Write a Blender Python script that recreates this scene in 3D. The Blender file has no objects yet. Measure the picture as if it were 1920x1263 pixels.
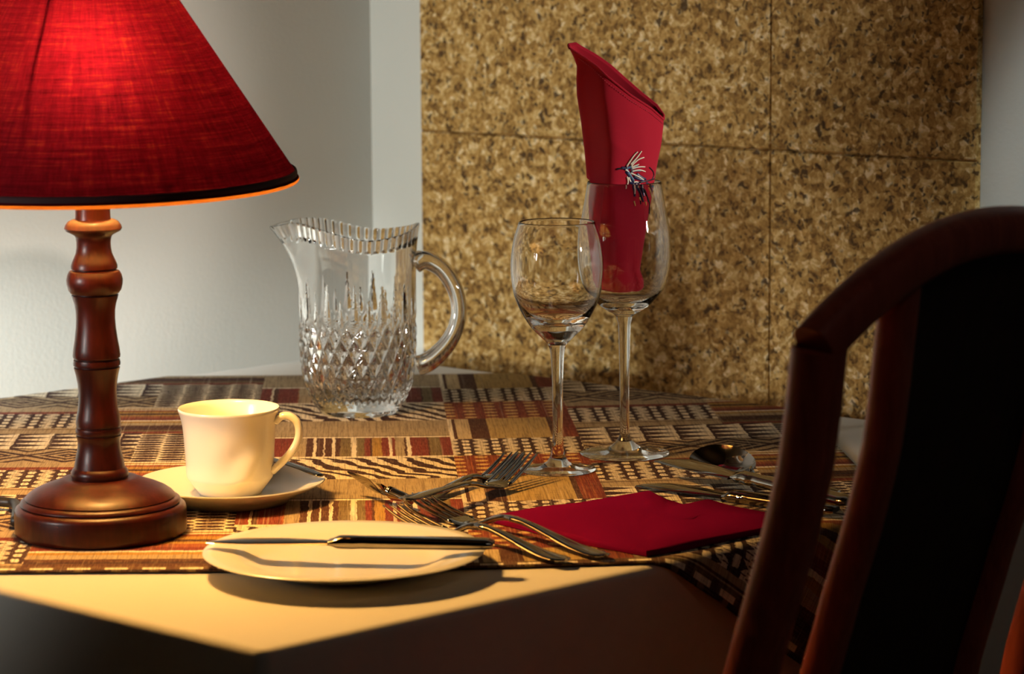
import bpy, bmesh, math, random
from mathutils import Vector, Matrix
random.seed(4)
PI = math.pi
sc = bpy.context.scene
COL = sc.collection
TZ = 0.75                      # height of the table top
CAMH = 0.44                    # camera height above the table top
FPX, PITCH, ROLL = 5300.0, math.radians(8.0), math.radians(0.36)

# ------------------------------------------------------------------ camera
fwd = Vector((0, math.cos(PITCH), -math.sin(PITCH)))
up0 = Vector((0, math.sin(PITCH), math.cos(PITCH)))
rt0 = Vector((1, 0, 0))
rt = math.cos(ROLL) * rt0 - math.sin(ROLL) * up0
up = math.sin(ROLL) * rt0 + math.cos(ROLL) * up0
CAMP = Vector((0, 0, TZ + CAMH))

def ray(x, y):
    return rt * ((x - 960) / FPX) + up * (-(y - 631.5) / FPX) + fwd

def at(x, y, z=0.0):           # world point seen at (x, y) of the photograph, z above the table top
    d = ray(x, y); t = (TZ + z - CAMP.z) / d.z
    return CAMP + d * t

def atY(x, y, Y):              # the same at a distance Y
    d = ray(x, y)
    return CAMP + d * (Y / d.y)

def on_plane(x, y, A, B):      # the same on the upright plane through A and B
    n = Vector((B.y - A.y, A.x - B.x, 0)); d = ray(x, y)
    return CAMP + d * ((A - CAMP).dot(n) / d.dot(n))

cam_d = bpy.data.cameras.new('camera'); cam = bpy.data.objects.new('camera', cam_d); COL.objects.link(cam)
cam_d.sensor_width = 36; cam_d.lens = FPX * 36 / 1920
cam_d.dof.use_dof = True; cam_d.dof.focus_distance = 2.28; cam_d.dof.aperture_fstop = 10.0
cam_d.clip_start = 0.02
M = Matrix((( rt.x, up.x, -fwd.x, CAMP.x), (rt.y, up.y, -fwd.y, CAMP.y), (rt.z, up.z, -fwd.z, CAMP.z), (0, 0, 0, 1)))
cam.matrix_world = M
sc.camera = cam

# ------------------------------------------------------------------ node helpers
class E_:
    """a value in a node tree; arithmetic adds math nodes"""
    def __init__(s, nt, v): s.nt, s.v = nt, v
    def _m(s, op, *a):
        n = s.nt.nodes.new('ShaderNodeMath'); n.operation = op
        for i, q in enumerate((s,) + a):
            q = q.v if isinstance(q, E_) else q
            if isinstance(q, (int, float)): n.inputs[i].default_value = q
            else: s.nt.links.new(q, n.inputs[i])
        return E_(s.nt, n.outputs[0])
    def __add__(s, o): return s._m('ADD', o)
    def __radd__(s, o): return s._m('ADD', o)
    def __sub__(s, o): return s._m('SUBTRACT', o)
    def __rsub__(s, o): return E_(s.nt, o)._m('SUBTRACT', s)
    def __mul__(s, o): return s._m('MULTIPLY', o)
    def __rmul__(s, o): return s._m('MULTIPLY', o)
    def __truediv__(s, o): return s._m('DIVIDE', o)
    def __gt__(s, o): return s._m('GREATER_THAN', o)
    def __lt__(s, o): return s._m('LESS_THAN', o)
    def mod(s, o): return s._m('FLOORED_MODULO', o)
    def floor(s): return s._m('FLOOR')
    def abs(s): return s._m('ABSOLUTE')
    def min(s, o): return s._m('MINIMUM', o)
    def max(s, o): return s._m('MAXIMUM', o)
    def pow(s, o): return s._m('POWER', o)
    def sin(s): return s._m('SINE')
    def between(s, a, b): return (s > a) * (s < b)

def link(nt, a, b):
    a = a.v if isinstance(a, E_) else a
    if isinstance(a, (int, float)): b.default_value = a
    elif isinstance(a, (tuple, list)): b.default_value = tuple(a) + ((1,) if len(a) == 3 and len(b.default_value) == 4 else ())
    else: nt.links.new(a, b)

def mixc(nt, f, a, b):
    n = nt.nodes.new('ShaderNodeMix'); n.data_type = 'RGBA'
    link(nt, f, n.inputs[0]); link(nt, a, n.inputs[6]); link(nt, b, n.inputs[7])
    return n.outputs[2]

def noise(nt, vec, scale, detail=2.0, rough=0.5, dist=0.0):
    n = nt.nodes.new('ShaderNodeTexNoise'); n.inputs['Scale'].default_value = scale
    n.inputs['Detail'].default_value = detail; n.inputs['Roughness'].default_value = rough
    n.inputs['Distortion'].default_value = dist
    if vec is not None: nt.links.new(vec, n.inputs['Vector'])
    return E_(nt, n.outputs['Fac'])

def vecscale(nt, vec, s):
    n = nt.nodes.new('ShaderNodeMapping'); n.inputs['Scale'].default_value = s
    nt.links.new(vec, n.inputs['Vector']); return n.outputs[0]

def ramp(nt, fac, stops, interp='LINEAR'):
    n = nt.nodes.new('ShaderNodeValToRGB'); cr = n.color_ramp; cr.interpolation = interp
    while len(cr.elements) > 1: cr.elements.remove(cr.elements[-1])
    cr.elements[0].position = stops[0][0]; cr.elements[0].color = tuple(stops[0][1]) + (1,)
    for p, c in stops[1:]:
        e = cr.elements.new(p); e.color = tuple(c) + (1,)
    link(nt, fac, n.inputs[0]); return n.outputs[0]

def new_mat(name):
    m = bpy.data.materials.new(name); m.use_nodes = True
    nt = m.node_tree; nt.nodes.clear()
    out = nt.nodes.new('ShaderNodeOutputMaterial')
    return m, nt, out

def principled(nt, out, **kw):
    p = nt.nodes.new('ShaderNodeBsdfPrincipled')
    for k, v in kw.items(): link(nt, v, p.inputs[k.replace('_', ' ')])
    nt.links.new(p.outputs[0], out.inputs[0]); return p

def bump(nt, h, strength, dist, p):
    b = nt.nodes.new('ShaderNodeBump'); b.inputs['Strength'].default_value = strength; b.inputs['Distance'].default_value = dist
    link(nt, h, b.inputs['Height']); nt.links.new(b.outputs[0], p.inputs['Normal'])

def objco(nt): return nt.nodes.new('ShaderNodeTexCoord').outputs['Object']

def plain(name, col, rough=0.5, spec=0.5, metal=0.0, nscale=40, namp=0.06, coat=0.0):
    m, nt, out = new_mat(name)
    n = noise(nt, objco(nt), nscale, 3)
    c = mixc(nt, n, tuple(q * (1 - namp) for q in col), tuple(min(1, q * (1 + namp)) for q in col))
    p = principled(nt, out, Base_Color=c, Roughness=rough, Metallic=metal)
    p.inputs['Specular IOR Level'].default_value = spec; p.inputs['Coat Weight'].default_value = coat
    return m

# ------------------------------------------------------------------ materials
def wall_mat():
    m, nt, out = new_mat('white_wall_paint'); co = objco(nt)
    n = noise(nt, co, 3.0, 4); f = noise(nt, co, 220, 3)
    c = mixc(nt, n, (0.60, 0.59, 0.54), (0.68, 0.67, 0.62))
    p = principled(nt, out, Base_Color=c, Roughness=0.85); p.inputs['Specular IOR Level'].default_value = 0.2
    bump(nt, f, 0.12, 0.002, p); return m

def cork_mat():
    m, nt, out = new_mat('granulated_cork'); co = objco(nt)
    wn = nt.nodes.new('ShaderNodeTexNoise'); wn.inputs['Scale'].default_value = 70; wn.inputs['Detail'].default_value = 2; nt.links.new(co, wn.inputs['Vector'])
    va = nt.nodes.new('ShaderNodeVectorMath'); va.operation = 'MULTIPLY_ADD'; nt.links.new(wn.outputs['Color'], va.inputs[0]); va.inputs[1].default_value = (0.013, 0.013, 0.013); nt.links.new(co, va.inputs[2])
    def cells(sc_, vec):
        v = nt.nodes.new('ShaderNodeTexVoronoi'); v.inputs['Scale'].default_value = sc_; nt.links.new(vec, v.inputs['Vector'])
        q = nt.nodes.new('ShaderNodeSeparateColor'); nt.links.new(v.outputs['Color'], q.inputs[0]); return E_(nt, q.outputs[0]), E_(nt, v.outputs['Distance'])
    c1, d1 = cells(150, va.outputs[0]); c2, d2 = cells(300, va.outputs[0])
    n1 = noise(nt, co, 84, 4, 0.62); n3 = noise(nt, co, 5, 2); n4 = noise(nt, co, 260, 2)
    mixv = c1 * 0.24 + c2 * 0.18 + n1 * 0.48 + n4 * 0.10
    c = ramp(nt, mixv, [(0.28, (0.08, 0.036, 0.008)), (0.37, (0.24, 0.118, 0.028)), (0.45, (0.40, 0.215, 0.056)),
                        (0.53, (0.53, 0.31, 0.092)), (0.61, (0.70, 0.46, 0.18)), (0.70, (0.90, 0.70, 0.42))])
    s1, s2 = cells(120, va.outputs[0])
    sv = noise(nt, co, 60, 2, 0.5, 0.4)
    speck = (((c2 - 0.80) * 14).max(0.0).min(1.0)) * (((sv - 0.47) * 9).max(0.0).min(1.0))
    big = ((noise(nt, va.outputs[0], 88, 2, 0.5) - 0.635) * 18).max(0.0).min(1.0)
    c = mixc(nt, speck.max(big) * 0.92, c, (0.040, 0.016, 0.006))
    c = mixc(nt, n3 * 0.18, c, (0.30, 0.17, 0.05))
    p = principled(nt, out, Base_Color=c, Roughness=0.8); p.inputs['Specular IOR Level'].default_value = 0.25
    bump(nt, mixv, 0.45, 0.004, p); return m

def wood_mat(name, dark, light, rough=0.3, scale=1.0, coat=0.3, stretch=(14, 14, 1.2)):
    m, nt, out = new_mat(name); co = objco(nt)
    g = noise(nt, vecscale(nt, co, stretch), 9 * scale, 5, 0.6, 0.8)
    f = noise(nt, vecscale(nt, co, tuple(q * 3 for q in stretch)), 22 * scale, 3)
    c = ramp(nt, g * 0.7 + f * 0.3, [(0.3, dark), (0.68, light)])
    p = principled(nt, out, Base_Color=c, Roughness=rough)
    p.inputs['Coat Weight'].default_value = coat; p.inputs['Coat Roughness'].default_value = 0.18
    bump(nt, f, 0.08, 0.001, p); return m

def linen_mat(name, base, amp=0.05, rough=0.8, sheen=0.2, wv=900):
    m, nt, out = new_mat(name); co = objco(nt)
    a = noise(nt, vecscale(nt, co, (1, 0.12, 1)), wv, 2); b = noise(nt, vecscale(nt, co, (0.12, 1, 0.5)), wv, 2); n = noise(nt, co, 14, 3)
    w = a * 0.5 + b * 0.5
    c = mixc(nt, w * 0.6 + n * 0.4, tuple(q * (1 - amp) for q in base), tuple(min(1, q * (1 + amp)) for q in base))
    p = principled(nt, out, Base_Color=c, Roughness=rough); p.inputs['Sheen Weight'].default_value = sheen
    p.inputs['Specular IOR Level'].default_value = 0.15
    bump(nt, w, 0.15, 0.0006, p); return m

def glass_mat(name, ior=1.5, tint=(1, 1, 1)):
    m, nt, out = new_mat(name)
    g = nt.nodes.new('ShaderNodeBsdfGlass'); g.inputs['IOR'].default_value = ior; g.inputs['Roughness'].default_value = 0.0
    n = noise(nt, objco(nt), 5, 1)
    c = mixc(nt, n, tint, tuple(q * 0.985 for q in tint)); nt.links.new(c, g.inputs['Color'])
    nt.links.new(g.outputs[0], out.inputs[0]); return m

def steel_mat():
    m, nt, out = new_mat('polished_steel'); co = objco(nt)
    n = noise(nt, vecscale(nt, co, (1, 1, 1)), 60, 3)
    r = n * 0.06 + 0.03
    principled(nt, out, Base_Color=(0.30, 0.28, 0.255), Metallic=1.0, Roughness=r); return m

def china_mat():
    m, nt, out = new_mat('white_glazed_china'); n = noise(nt, objco(nt), 25, 2)
    c = mixc(nt, n, (0.80, 0.78, 0.72), (0.84, 0.82, 0.76))
    p = principled(nt, out, Base_Color=c, Roughness=0.28); p.inputs['Coat Weight'].default_value = 0.5; p.inputs['Coat Roughness'].default_value = 0.06
    return m

def shade_mat(name, col_t, col_d, inner=False):
    m, nt, out = new_mat(name)
    uvn = nt.nodes.new('ShaderNodeUVMap'); uv = uvn.outputs[0]
    h = noise(nt, vecscale(nt, uv, (7, 190, 1)), 1.0, 4, 0.7, 0.25)
    v = noise(nt, vecscale(nt, uv, (120, 10, 1)), 1.0, 4, 0.65, 0.15)
    hh = noise(nt, vecscale(nt, uv, (60, 700, 1)), 1.0, 2); vv = noise(nt, vecscale(nt, uv, (420, 60, 1)), 1.0, 2)
    w = h * 0.40 + v * 0.25 + hh * 0.2 + vv * 0.15
    if inner:
        ct = mixc(nt, w, tuple(q * 0.9 for q in col_t), col_t); cd = col_d
    else:
        ct = ramp(nt, w, [(0.36, tuple(q * 0.18 for q in col_t)), (0.46, tuple(q * 0.55 for q in col_t)), (0.54, col_t),
                          (0.63, (min(1, col_t[0] * 2.0), col_t[1] * 9, col_t[2] * 1.6))])
        cd = ramp(nt, w, [(0.35, tuple(q * 0.55 for q in col_d)), (0.65, tuple(q * 1.3 for q in col_d))])
    d = nt.nodes.new('ShaderNodeBsdfDiffuse'); link(nt, cd, d.inputs[0])
    r = nt.nodes.new('ShaderNodeBsdfRefraction'); link(nt, ct, r.inputs[0])
    r.inputs['Roughness'].default_value = 0.9; r.inputs['IOR'].default_value = 1.36
    if not inner:
        tl = nt.nodes.new('ShaderNodeBsdfTranslucent'); vs = nt.nodes.new('ShaderNodeVectorMath'); vs.operation = 'SCALE'; vs.inputs[3].default_value = 1.25
        link(nt, ct, vs.inputs[0]); nt.links.new(vs.outputs[0], tl.inputs[0])
        m2 = nt.nodes.new('ShaderNodeMixShader'); m2.inputs[0].default_value = 0.55; nt.links.new(r.outputs[0], m2.inputs[1]); nt.links.new(tl.outputs[0], m2.inputs[2]); r = m2
    mx = nt.nodes.new('ShaderNodeMixShader'); mx.inputs[0].default_value = 0.5
    nt.links.new(d.outputs[0], mx.inputs[1]); nt.links.new(r.outputs[0], mx.inputs[2])
    nt.links.new(mx.outputs[0], out.inputs[0]); return m

def emit_mat(name, col, strength):
    m, nt, out = new_mat(name); e = nt.nodes.new('ShaderNodeEmission')
    n = noise(nt, objco(nt), 3, 0); c = mixc(nt, n, col, tuple(min(1, q * 1.03) for q in col))
    nt.links.new(c, e.inputs[0]); e.inputs[1].default_value = strength; nt.links.new(e.outputs[0], out.inputs[0]); return m

def patchwork_mat():
    """the woven patchwork print: four column kinds, each with its own bands, drawn as arithmetic on the cloth's own metres"""
    m, nt, out = new_mat('african_patchwork_print')
    uvn = nt.nodes.new('ShaderNodeUVMap'); uv = uvn.outputs[0]
    sep = nt.nodes.new('ShaderNodeSeparateXYZ'); nt.links.new(uv, sep.inputs[0])
    u0, v0 = E_(nt, sep.outputs[0]), E_(nt, sep.outputs[1])
    wob1 = noise(nt, uv, 90, 2) - 0.5; wob2 = noise(nt, vecscale(nt, uv, (1.3, 0.8, 1)), 75, 2) - 0.5
    fine = noise(nt, uv, 420, 2) - 0.5
    u = u0 + wob1 * 0.004 + fine * 0.002; v = v0 + wob2 * 0.004 + fine * 0.002
    lu = (u0 + wob1 * 0.0012 - 0.063).mod(0.571); lv = (v0 + wob2 * 0.0012 - 2.2804).mod(0.283)
    x0 = (u - 0.063).mod(0.571)
    CRM, TAN, DRK = (0.84, 0.74, 0.56), (0.40, 0.31, 0.19), (0.035, 0.014, 0.018)
    RED, GLD, BRN, OLV, ORG = (0.18, 0.030, 0.024), (0.40, 0.23, 0.055), (0.070, 0.026, 0.018), (0.17, 0.125, 0.06), (0.29, 0.085, 0.034)
    # -- star / lattice bands
    def stars():
        w = 0.0262; col = (u / w).floor()
        ax = (u.mod(w) - w / 2).abs(); vv = v + col.mod(2.0) * 0.0080
        fy = (vv.mod(0.0165) - 0.00825).abs()
        bars = (ax - 0.0044).abs() < (0.0008 + fy * 0.20)
        spikes = (ax > 0.0042) * (fy < ((0.0129 - ax) * 0.70))
        thin = (ax > 0.0060) * ((vv.mod(0.00550) - 0.00275).abs() < 0.0006)
        mid_ = (ax < 0.0044) * (fy > 0.0052)
        return mixc(nt, bars.max(spikes).max(mid_).max(thin), CRM, DRK)
    # -- rows of spikes
    def spikes_band():
        tx = (u + 0.004).mod(0.031) / 0.031; ty = ((v + 0.001).mod(0.0192) / 0.0192 - 0.5).abs()
        return mixc(nt, (ty < (1.0 - tx) * 0.50).max(tx < 0.08), CRM, DRK)
    def diamonds(yc):
        xx = ((u - 0.012).mod(0.072) - 0.036).abs() / 0.036; d = xx + (lv + wob2 * 0.003 - yc).abs() / 0.030
        ln = ((d - 1.0).abs() < 0.13).max((d - 0.58).abs() < 0.11).max((d - 0.18).abs() < 0.10).max((d - 1.62).abs() < 0.12)
        return mixc(nt, ln, TAN, DRK)
    def honey():
        col = (u / 0.0235).floor(); dx = u.mod(0.0235) - 0.01175
        dy = (v + col * 0.0056).mod(0.0112) - 0.0056
        e = (dx / 0.0116).pow(2) if False else (dx / 0.0116) * (dx / 0.0116) + (dy / 0.0047) * (dy / 0.0047)
        return mixc(nt, e < 1.0, CRM, DRK)
    def zebra():
        big = noise(nt, vecscale(nt, uv, (1, 1.6, 1)), 17, 2, 0.5, 0.3) - 0.5
        ph = (u * 50 + v * 36 + big * 2.2).mod(1.0)
        return mixc(nt, (ph - 0.5).abs() < (0.25 + big * 0.16), CRM, DRK)
    def hbands():   # stripes along the cloth's width
        t = (v * 1.0 + wob1 * 0.0015).mod(0.141) / 0.141
        return ramp(nt, t, [(0, BRN), (0.06, TAN), (0.16, GLD), (0.22, CRM), (0.26, RED), (0.34, ORG), (0.42, GLD), (0.47, BRN), (0.53, GLD),
                            (0.60, ORG), (0.66, CRM), (0.69, GLD), (0.76, RED), (0.83, OLV), (0.88, BRN), (0.95, DRK)], 'CONSTANT')
    def vbands(xl, w):  # stripes along its depth
        t = (xl + wob2 * 0.003 + fine * 0.0015) / w
        seq = [(0, RED), (0.055, CRM), (0.07, BRN), (0.09, RED), (0.20, ORG), (0.21, TAN), (0.275, BRN), (0.31, CRM), (0.325, BRN), (0.36, CRM), (0.37, BRN),
               (0.405, CRM), (0.42, BRN), (0.445, OLV), (0.50, CRM), (0.525, OLV), (0.565, RED), (0.59, BRN), (0.605, GLD), (0.65, RED), (0.685, CRM),
               (0.70, RED), (0.715, TAN), (0.765, BRN), (0.775, CRM), (0.795, RED), (0.88, BRN), (0.89, OLV), (0.945, RED)]
        return ramp(nt, t, seq, 'CONSTANT')
    def tanfield(line_at=None):
        c = mixc(nt, noise(nt, vecscale(nt, uv, (260, 12, 1)), 1.0, 2), tuple(q * 0.82 for q in TAN), tuple(q * 1.15 for q in TAN))
        return c
    xB = lu - 0.28; xC = lu - 0.456
    # column B
    cB = mixc(nt, lv > 0.096, zebra(), CRM)
    cB = mixc(nt, lv > 0.103, cB, vbands(xB, 0.176))
    cB = mixc(nt, lv > 0.194, cB, CRM); cB = mixc(nt, lv > 0.200, cB, BRN); cB = mixc(nt, lv > 0.2025, cB, tanfield())
    # column C
    streak = noise(nt, vecscale(nt, uv, (700, 8, 1)), 1.0, 2)
    redf = ramp(nt, streak, [(0.3, (0.13, 0.022, 0.018)), (0.5, RED), (0.68, ORG)])
    ddx = (u + ((v / 0.017).floor().mod(2.0)) * 0.0) .mod(0.0195) - 0.00975
    ddy = (v + ((u / 0.0195).floor().mod(2.0)) * 0.0085).mod(0.017) - 0.0085
    dot = ((ddx / 0.0058) * (ddx / 0.0058) + (ddy / 0.0042) * (ddy / 0.0042)) < 1.0
    reddots = mixc(nt, dot, redf, (0.62, 0.40, 0.16))
    tC = xC / 0.115
    tanC = ramp(nt, tC, [(0, CRM), (0.03, BRN), (0.055, (0.55, 0.42, 0.24)), (0.165, BRN), (0.31, (0.45, 0.31, 0.12)), (0.79, BRN), (0.835, RED)], 'CONSTANT')
    redcol = tC > 0.835
    tanC = mixc(nt, redcol, tanC, redf)
    cC = mixc(nt, lv.between(0.004, 0.100), tanC, reddots); cC = mixc(nt, lv.between(0.100, 0.181), cC, stars())
    # column D
    cD = mixc(nt, lv < 0.050, tanfield(), stars()); cD = mixc(nt, lv.between(0.050, 0.062), cD, redf)
    cD = mixc(nt, lv.between(0.0845, 0.149), cD, diamonds(0.117)); cD = mixc(nt, lv.between(0.149, 0.226), cD, spikes_band())
    cD = mixc(nt, lv.between(0.246, 0.2485), cD, BRN); cD = mixc(nt, lv > 0.255, cD, stars())
    # column A
    cA = mixc(nt, lv.between(0.078, 0.084), hbands(), CRM); cA = mixc(nt, lv.between(0.084, 0.222), cA, honey())
    mid = lv.between(0.0845, 0.226)
    isD = (lu < 0.135).max((lu < 0.180) * mid)
    c = mixc(nt, lu > 0.28, cA, cB); c = mixc(nt, lu > 0.456, c, cC); c = mixc(nt, isD, c, cD)
    # hem along the front edge: scalloped black and cream
    hx = (u0.mod(0.0265) - 0.01325).abs() / 0.01325
    hemv = v0 - 1.9445
    c = mixc(nt, hemv < 0.0145, c, mixc(nt, hx, OLV, BRN))
    c = mixc(nt, (hemv < 0.010) * (hx < 0.62) * (hemv > 0.0045), c, CRM)
    c = mixc(nt, (hemv < 0.0045) * (hx > 0.25), c, DRK)
    # thread of the weave
    stk = noise(nt, vecscale(nt, uv, (620, 14, 1)), 1.0, 3, 0.6)
    c = mixc(nt, ((0.52 - stk) * 3.0).max(0.0).min(0.45), c, (0.05, 0.018, 0.012))
    t1 = noise(nt, vecscale(nt, uv, (1500, 60, 1)), 1.0, 2); t2 = noise(nt, vecscale(nt, uv, (60, 1500, 1)), 1.0, 2)
    slub = ((noise(nt, vecscale(nt, uv, (420, 3, 1)), 1.0, 2) - 0.62) * 9).max(0.0).min(1.0)
    w = t1 * 0.5 + t2 * 0.5
    c = mixc(nt, ((w - 0.5) * 1.2).max(0.0).min(0.16), c, (0.62, 0.50, 0.33))
    c = mixc(nt, ((0.5 - w) * 3.2).max(0.0).min(0.5), c, (0.02, 0.01, 0.01))
    c = mixc(nt, slub * 0.20, c, CRM)
    p = principled(nt, out, Base_Color=c, Roughness=0.85); p.inputs['Specular IOR Level'].default_value = 0.12
    bump(nt, w, 0.25, 0.0006, p); return m

MW = wall_mat(); MCORK = cork_mat()
MLAMP = wood_mat('mahogany_lacquer', (0.012, 0.0020, 0.0014), (0.060, 0.0075, 0.0042), rough=0.34, coat=0.06, stretch=(6, 6, 1.0))
for n_ in MLAMP.node_tree.nodes:
    if n_.type == 'BSDF_PRINCIPLED': n_.inputs['Specular IOR Level'].default_value = 0.28
MCHAIR = wood_mat('dark_red_mahogany', (0.30, 0.042, 0.026), (0.56, 0.105, 0.062), rough=0.45, coat=0.05)
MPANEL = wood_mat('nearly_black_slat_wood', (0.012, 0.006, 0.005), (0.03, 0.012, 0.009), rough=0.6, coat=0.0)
MCLOTH = linen_mat('white_damask_cloth', (0.72, 0.69, 0.62), 0.05)
MNAP = linen_mat('maroon_cotton', (0.14, 0.0035, 0.035), 0.10, 1.0, 0.0, 1400)
for n_ in MNAP.node_tree.nodes:
    if n_.type == 'BSDF_PRINCIPLED': n_.inputs['Specular IOR Level'].default_value = 0.0
MNAP2 = linen_mat('crimson_cotton_twill', (0.42, 0.0105, 0.029), 0.08, 0.85, 0.1, 1600)
MGLASS = glass_mat('clear_wine_glass', 1.46); MCRYS = glass_mat('cut_crystal', 1.55)
MSTEEL = steel_mat(); MCHINA = china_mat()
MSHO = shade_mat('red_shade_linen', (0.070, 0.0022, 0.0125), (0.12, 0.007, 0.011))
MSHI = shade_mat('cream_shade_lining', (0.9, 0.85, 0.75), (0.80, 0.68, 0.50), True)
MTRIM = plain('red_shade_binding', (0.035, 0.004, 0.006), 0.8)
def piping_mat():
    m, nt, out = new_mat('cream_shade_piping'); n = noise(nt, objco(nt), 400, 2)
    c = mixc(nt, n, (0.85, 0.50, 0.22), (0.95, 0.62, 0.30)); t = nt.nodes.new('ShaderNodeBsdfTranslucent'); nt.links.new(c, t.inputs[0]); nt.links.new(t.outputs[0], out.inputs[0]); return m
MPIPE = piping_mat()
MBLK = plain('black_rubber_flex', (0.012, 0.010, 0.010), 0.45)
MBRASS = plain('brass_fitting', (0.55, 0.36, 0.12), 0.3, metal=1.0)
MBULB = emit_mat('warm_bulb_glow', (1.0, 0.515, 0.130), 500.0)
MPATCH = patchwork_mat()
MSEAT = linen_mat('red_seat_cloth', (0.34, 0.02, 0.03), 0.1)
MTABLE = wood_mat('table_wood', (0.10, 0.045, 0.02), (0.2, 0.10, 0.045))
MFLOOR = wood_mat('floor_boards', (0.06, 0.035, 0.02), (0.12, 0.07, 0.04), rough=0.5, scale=0.3)
MCEIL = wood_mat('dark_timber_ceiling', (0.03, 0.018, 0.010), (0.06, 0.035, 0.02), rough=0.6, scale=0.3, coat=0.0)
MPANW = wood_mat('dark_timber_wall', (0.05, 0.03, 0.018), (0.10, 0.06, 0.035), rough=0.6, scale=0.3, coat=0.0)
T_SILV = plain('silver_thread', (0.92, 0.88, 0.72), 0.35); T_NAVY = plain('navy_thread', (0.012, 0.014, 0.07), 0.35)
T_GOLD = plain('gold_thread', (0.85, 0.58, 0.14), 0.35); T_BLUE = plain('blue_thread', (0.10, 0.20, 0.33), 0.35)
T_BLK = plain('black_thread', (0.006, 0.006, 0.012), 0.4); T_PINK = plain('hem_stitch_thread', (0.55, 0.06, 0.10), 0.6)

# ------------------------------------------------------------------ mesh helpers
def obj(name, vf, mat, parent=None, loc=None, smooth=True, sharp=None):
    verts, faces = vf[0], vf[1]
    me = bpy.data.meshes.new(name)
    me.from_pydata([tuple(v) for v in verts], [], faces)
    if len(vf) > 2 and vf[2]:
        l = me.uv_layers.new(name='UVMap')
        for lp in me.loops: l.data[lp.index].uv = vf[2][lp.vertex_index]
    if smooth:
        for p in me.polygons: p.use_smooth = True
        if sharp is not None: me.set_sharp_from_angle(angle=math.radians(sharp))
    for mm in (mat if isinstance(mat, (list, tuple)) else [mat]): me.materials.append(mm)
    me.update()
    o = bpy.data.objects.new(name, me); COL.objects.link(o)
    if parent: o.parent = parent
    if loc is not None: o.location = loc
    return o

def fix_normals(o):
    bm = bmesh.new(); bm.from_mesh(o.data); bmesh.ops.recalc_face_normals(bm, faces=bm.faces); bm.to_mesh(o.data); bm.free(); return o

def tag(o, label, cat, group=None):
    o['label'] = label; o['category'] = cat
    if group: o['group'] = group
    return o

def thing(name, label, cat, loc, group=None):
    o = bpy.data.objects.new(name, None); o.empty_display_size = 0.02; COL.objects.link(o); o.location = loc
    return tag(o, label, cat, group)

def struct(name, vf, mat):
    o = fix_normals(obj(name, vf, mat, smooth=False)); o['kind'] = 'structure'; return o

def join(*parts):
    V, F = [], []
    for p in parts:
        b = len(V); V += list(p[0]); F += [tuple(i + b for i in f) for f in p[1]]
    return V, F

def lathe(prof, seg=64, closed=False, mod=None):
    """prof: (r, z) list; closed joins last to first ring; r=0 ends are fans"""
    V, F, rings = [], [], []
    for r, z in prof:
        if r < 1e-6:
            rings.append([len(V)]); V.append(Vector((0, 0, z)))
        else:
            ring = []
            for k in range(seg):
                a = 2 * PI * k / seg; rr = mod(r, z, a) if mod else r
                ring.append(len(V)); V.append(Vector((rr * math.cos(a), rr * math.sin(a), z)))
            rings.append(ring)
    pairs = list(zip(rings, rings[1:])) + ([(rings[-1], rings[0])] if closed else [])
    for A, B in pairs:
        for k in range(seg):
            k2 = (k + 1) % seg
            if len(A) == 1 and len(B) == 1: continue
            if len(A) == 1: F.append((A[0], B[k2], B[k]))
            elif len(B) == 1: F.append((A[k], A[k2], B[0]))
            else: F.append((A[k], A[k2], B[k2], B[k]))
    return V, F

def smooth_prof(pts, n=4):
    """Catmull-Rom through points"""
    out = []
    P = [pts[0]] + list(pts) + [pts[-1]]
    for i in range(1, len(P) - 2):
        for k in range(n):
            t = k / n; q = []
            for d in range(len(pts[0])):
                a, b, c, e = P[i - 1][d], P[i][d], P[i + 1][d], P[i + 2][d]
                q.append(0.5 * (2 * b + (c - a) * t + (2 * a - 5 * b + 4 * c - e) * t * t + (3 * b - a - 3 * c + e) * t ** 3))
            out.append(tuple(q))
    out.append(tuple(pts[-1])); return out

def sweep(path, lat, hw, ht, n=12, power=2.0, cap=True):
    """flattened section swept along path; lat: half-width direction(s); hw, ht: half width / half thickness"""
    V, F = [], []
    N = len(path)
    for i, p in enumerate(path):
        p = Vector(p); t = (Vector(path[min(i + 1, N - 1)]) - Vector(path[max(i - 1, 0)])).normalized()
        L = Vector(lat[i] if isinstance(lat, list) else lat); L = (L - t * L.dot(t)).normalized(); U = L.cross(t)
        w = hw[i] if isinstance(hw, (list, tuple)) else hw; h = ht[i] if isinstance(ht, (list, tuple)) else ht
        for k in range(n):
            a = 2 * PI * k / n; c, s = math.cos(a), math.sin(a)
            V.append(p + L * (w * math.copysign(abs(c) ** (2 / power), c)) + U * (h * math.copysign(abs(s) ** (2 / power), s)))
    for i in range(N - 1):
        for k in range(n):
            k2 = (k + 1) % n; F.append((i * n + k, i * n + k2, (i + 1) * n + k2, (i + 1) * n + k))
    if cap: F.append(tuple(reversed(range(n)))); F.append(tuple((N - 1) * n + k for k in range(n)))
    return V, F

def prism(poly, z0, z1):
    n = len(poly); V = [Vector((x, y, z0)) for x, y in poly] + [Vector((x, y, z1)) for x, y in poly]
    F = [tuple(reversed(range(n))), tuple(range(n, 2 * n))] + [(i, (i + 1) % n, n + (i + 1) % n, n + i) for i in range(n)]
    return V, F

def lerp(tab, t):
    if t <= tab[0][0]: return tab[0][1]
    for (a, b), (c, d) in zip(tab, tab[1:]):
        if t <= c: return b + (d - b) * (t - a) / (c - a)
    return tab[-1][1]

def slerp(tab, t):             # smooth-stepped table
    if t <= tab[0][0]: return tab[0][1]
    for (a, b), (c, d) in zip(tab, tab[1:]):
        if t <= c:
            s = (t - a) / (c - a); s = s * s * (3 - 2 * s); return b + (d - b) * s
    return tab[-1][1]

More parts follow.
